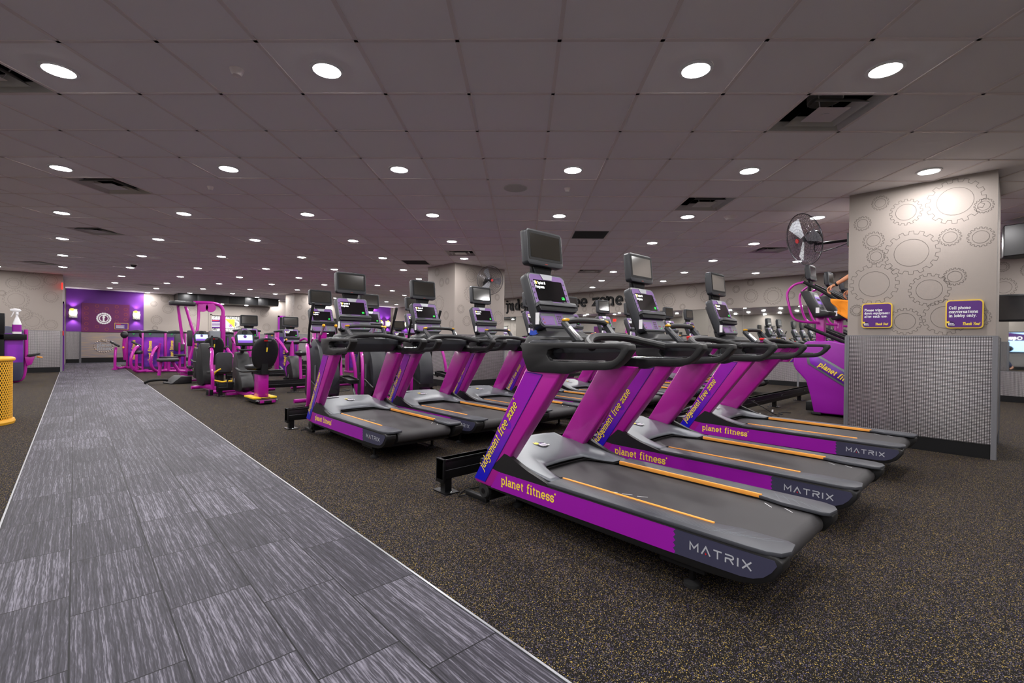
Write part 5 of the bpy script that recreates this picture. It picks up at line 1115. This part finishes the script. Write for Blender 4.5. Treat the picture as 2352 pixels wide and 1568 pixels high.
# ---------------------------------------------------------------- people
def skin(name,chains,m,parent,sub=2):
    """chains: list of lists of ((x,y,z),radius); the first point of later chains may repeat an earlier one to join"""
    vs=[];rs=[];es=[];idx={}
    for ch in chains:
        prev=None
        for p,r in ch:
            k=tuple(round(q,4) for q in p)
            if k not in idx: idx[k]=len(vs); vs.append(p); rs.append(r)
            i=idx[k]
            if prev is not None and i!=prev: es.append((prev,i))
            prev=i
    me=bpy.data.meshes.new(name); me.from_pydata(vs,es,[]); me.materials.append(MAT[m]); o=bpy.data.objects.new(name,me); COL.objects.link(o)
    s=o.modifiers.new('skin','SKIN'); s.use_smooth_shade=True
    if not me.skin_vertices: 
        bm=bmesh.new(); bm.from_mesh(me); bm.verts.layers.skin.verify(); bm.to_mesh(me); bm.free()
    for i,r in enumerate(rs): me.skin_vertices[0].data[i].radius=(r,r)
    me.skin_vertices[0].data[0].use_root=True
    u=o.modifiers.new('sub','SUBSURF'); u.levels=sub; u.render_levels=sub
    if parent: o.parent=parent
    return o
def head(t,c,fwd,r=.1,hairm='hair',skinm='skin'):
    """c: head centre, fwd: facing direction"""
    Q=Vector(fwd).normalized().to_track_quat('Y','Z').to_matrix().to_4x4(); Tm=Matrix.Translation(c)@Q
    mb=MB(); mb.T=Tm; mb.ball((0,0,0),(.074,.092,.115),skinm,16); mb.ball((0,.045,-.06),(.05,.045,.05),skinm,12); mb.ball((0,.098,-.012),(.014,.022,.026),skinm,8)
    for s in (-1,1): mb.ball((s*.076,-.005,-.01),(.01,.02,.03),skinm,8)
    hd=mb.build('head',t)
    mb=MB(); mb.T=Tm
    for s in (-1,1): mb.ball((s*.031,.083,.012),(.013,.008,.008),'white',8); mb.ball((s*.031,.09,.012),(.006,.004,.006),'black',6)
    mb.build('eyes',hd)
    mb=MB(); mb.T=Tm; mb.ball((0,.085,-.055),(.022,.008,.006),'led',8); mb.build('mouth',hd)
    mb=MB(); mb.T=Tm; mb.ball((0,-.018,.035),(.083,.095,.095),hairm,14); mb.build('hair',hd)
def hand(t,wrist,direc,palm_up,curl=1.0,s=1.0,m='skin',thumb=1):
    """five-fingered hand closing downward; direc = pointing direction, palm_up = back-of-hand normal"""
    d=Vector(direc).normalized(); n=Vector(palm_up).normalized(); n=(n-d*n.dot(d)).normalized(); sd=d.cross(n); W=Vector(wrist); ch=[]
    palm=W+d*.05*s; ch.append([(tuple(W-d*.03),.026*s),(tuple(W),.024*s),(tuple(palm),.03*s)])
    for i,(o,l) in enumerate(((-.03,.068),(-.01,.078),(.01,.074),(.03,.058))):
        b=W+d*.09*s+sd*o*s; ch.append([(tuple(palm),.03*s),(tuple(b),.0105*s),(tuple(b+(d*.8-n*.5*curl)*l*.4*s),.0095*s),(tuple(b+(d*.75-n*1.1*curl)*l*.65*s),.0088*s),(tuple(b+(d*.35-n*1.5*curl)*l*.8*s),.0075*s)])
    b=W+d*.03*s+sd*thumb*.032*s; ch.append([(tuple(palm),.03*s),(tuple(b),.013*s),(tuple(b+(d*.6+sd*thumb*.5-n*.6)*.035*s),.011*s),(tuple(b+(d*1.1+sd*thumb*.25-n*1.2)*.045*s),.009*s)])
    return ch
# person on the nearest stair climber: hands on the upper rail, body behind the column
t=thing('person','person in dark sleeveless top on the stair climber, forearms reaching to the black rail','person',(9.15,1.4,.9))
L_=Vector((9.15,1.4,.9)); F=lambda x,y,z:(x-L_.x,y-L_.y,z-L_.z)
pel=F(9.15,1.35,1.72); ch=F(9.15,1.45,2.08); nk=F(9.15,1.5,2.28)
def arm(s,sh,el,wr): return [(F(9.15,1.46,2.2),.1),(F(*sh),.058),(F(*el),.043),(F(*wr),.029)]
handL=F(8.84,2.02,2.06); handR=F(9.45,1.96,2.04)
skin('body',[[(pel,.13),(F(9.15,1.4,1.9),.12),(F(9.15,1.46,2.2),.1),(nk,.055),(F(9.15,1.53,2.36),.05)],
 arm(-1,(8.97,1.48,2.28),(8.84,1.70,2.26),(8.83,1.97,2.085)),arm(1,(9.33,1.48,2.28),(9.46,1.66,2.2),(9.46,1.88,2.05)),
 [(pel,.13),(F(9.05,1.38,1.68),.1),(F(9.05,1.72,1.55),.075),(F(9.05,1.55,1.2),.05),(F(9.05,1.45,.98),.04),(F(9.05,1.6,.95),.035)],
 [(pel,.13),(F(9.25,1.38,1.68),.1),(F(9.25,1.62,1.45),.072),(F(9.25,1.4,1.1),.05),(F(9.25,1.3,.85),.04),(F(9.25,1.45,.82),.035)]],'skin',t)
skin('hand',hand(t,F(8.83,1.97,2.085),(0,.8,-.45),(0,.4,.9),1.25,m='skin',thumb=-1),'skin',t); skin('hand',hand(t,F(9.46,1.88,2.05),(0,.8,-.4),(0,.4,.9),1.25,thumb=-1),'skin',t)
skin('sleeveless_top',[[(pel,.15),(F(9.15,1.4,1.9),.14),(F(9.15,1.46,2.18),.125)]],'blacktee',t)
skin('shorts',[[(pel,.145),(F(9.05,1.38,1.68),.115),(F(9.05,1.6,1.6),.09)],[(pel,.145),(F(9.25,1.38,1.68),.115),(F(9.25,1.53,1.54),.09)]],'blacktee',t)
mb=MB(); mb.T=Matrix.Translation(F(8.832,1.945,2.10))@Vector((0,.85,-.5)).to_track_quat('Z','Y').to_matrix().to_4x4(); mb.lathe([(.031,-.014),(.036,-.012),(.036,.012),(.031,.014)],'black',n=16); mb.build('wristwatch',t)
head(t,F(9.15,1.58,2.47),(0,1,-.1))
# towel over the rail
mb=MB(); rings=[]
for i in range(9):
    y=2.0-.045*i; row=[]
    for k in range(13):
        q=k/12; z=1.865-.05*i/8-.42*q*(.55+.45*i/8); x=8.775-.02*math.sin(q*5+i*.9)-.03*q+.012*math.sin(i*1.7)
        row.append((x,y-.10*q+.02*math.sin(q*7),z))
    rings.append(row)
vs=[p for r in rings for p in r]; fs=[(i*13+k,i*13+k+1,(i+1)*13+k+1,(i+1)*13+k) for i in range(8) for k in range(12)]
mb.add(vs,fs,'towelorange'); o=mb.build('towel'); o.modifiers.new('t','SOLIDIFY').thickness=.012; tag(o,'orange towel draped over the rail of the nearest stair climber','towel')
# person in the lobby, seen only in the mirror
t=thing('person','person in blue jacket and jeans walking with a black bag, reflected in the mirror','person',(-3.45,.35,0)); G=lambda x,y,z:(x,y,z)
pel=(0,0,.9)
skin('body',[[(pel,.12),((0,.02,1.15),.12),((.0,.08,1.38),.1),((0,.12,1.5),.05),((0,.15,1.56),.045)],[((.0,.08,1.38),.1),((.17,.06,1.36),.05),((.2,.0,1.12),.04),((.18,.15,.95),.03)],[((.0,.08,1.38),.1),((-.17,.06,1.36),.05),((-.2,.1,1.12),.04),((-.16,.25,.98),.03)],
 [(pel,.12),((.09,.0,.84),.09),((.1,.16,.48),.06),((.1,.28,.09),.04),((.1,.4,.05),.04)],[(pel,.12),((-.09,.0,.84),.09),((-.1,-.08,.48),.06),((-.1,-.3,.12),.04),((-.1,-.2,.05),.04)]],'skinlight',t)
skin('hand',hand(t,(.18,.15,.95),(0,.5,-.8),(1,0,0),.8,m='skinlight'),'skinlight',t); skin('hand',hand(t,(-.16,.25,.98),(0,.5,-.8),(-1,0,0),.8),'skinlight',t)
skin('jacket',[[((0,0,.98),.15),((0,.02,1.15),.145),((.0,.08,1.38),.125)],[((.0,.08,1.38),.125),((.17,.06,1.36),.066),((.2,.0,1.12),.055),((.185,.12,.98),.045)],[((.0,.08,1.38),.125),((-.17,.06,1.36),.066),((-.2,.1,1.12),.055),((-.165,.23,1.0),.045)]],'blueshirt',t)
skin('jeans',[[(pel,.14),((.09,.0,.84),.105),((.1,.16,.48),.075),((.1,.27,.12),.06)],[(pel,.14),((-.09,.0,.84),.105),((-.1,-.08,.48),.075),((-.1,-.27,.14),.06)]],'jeans',t)
head(t,(0,.18,1.65),(0,1,-.15),skinm='skinlight')
mb=MB(); mb.ball((.31,-.12,1.0),(.12,.2,.14),'black',14); tag(mb.build('shoulder_bag',loc=(-3.45,.35,0)),'black bag at the hip of the person reflected in the mirror','bag')
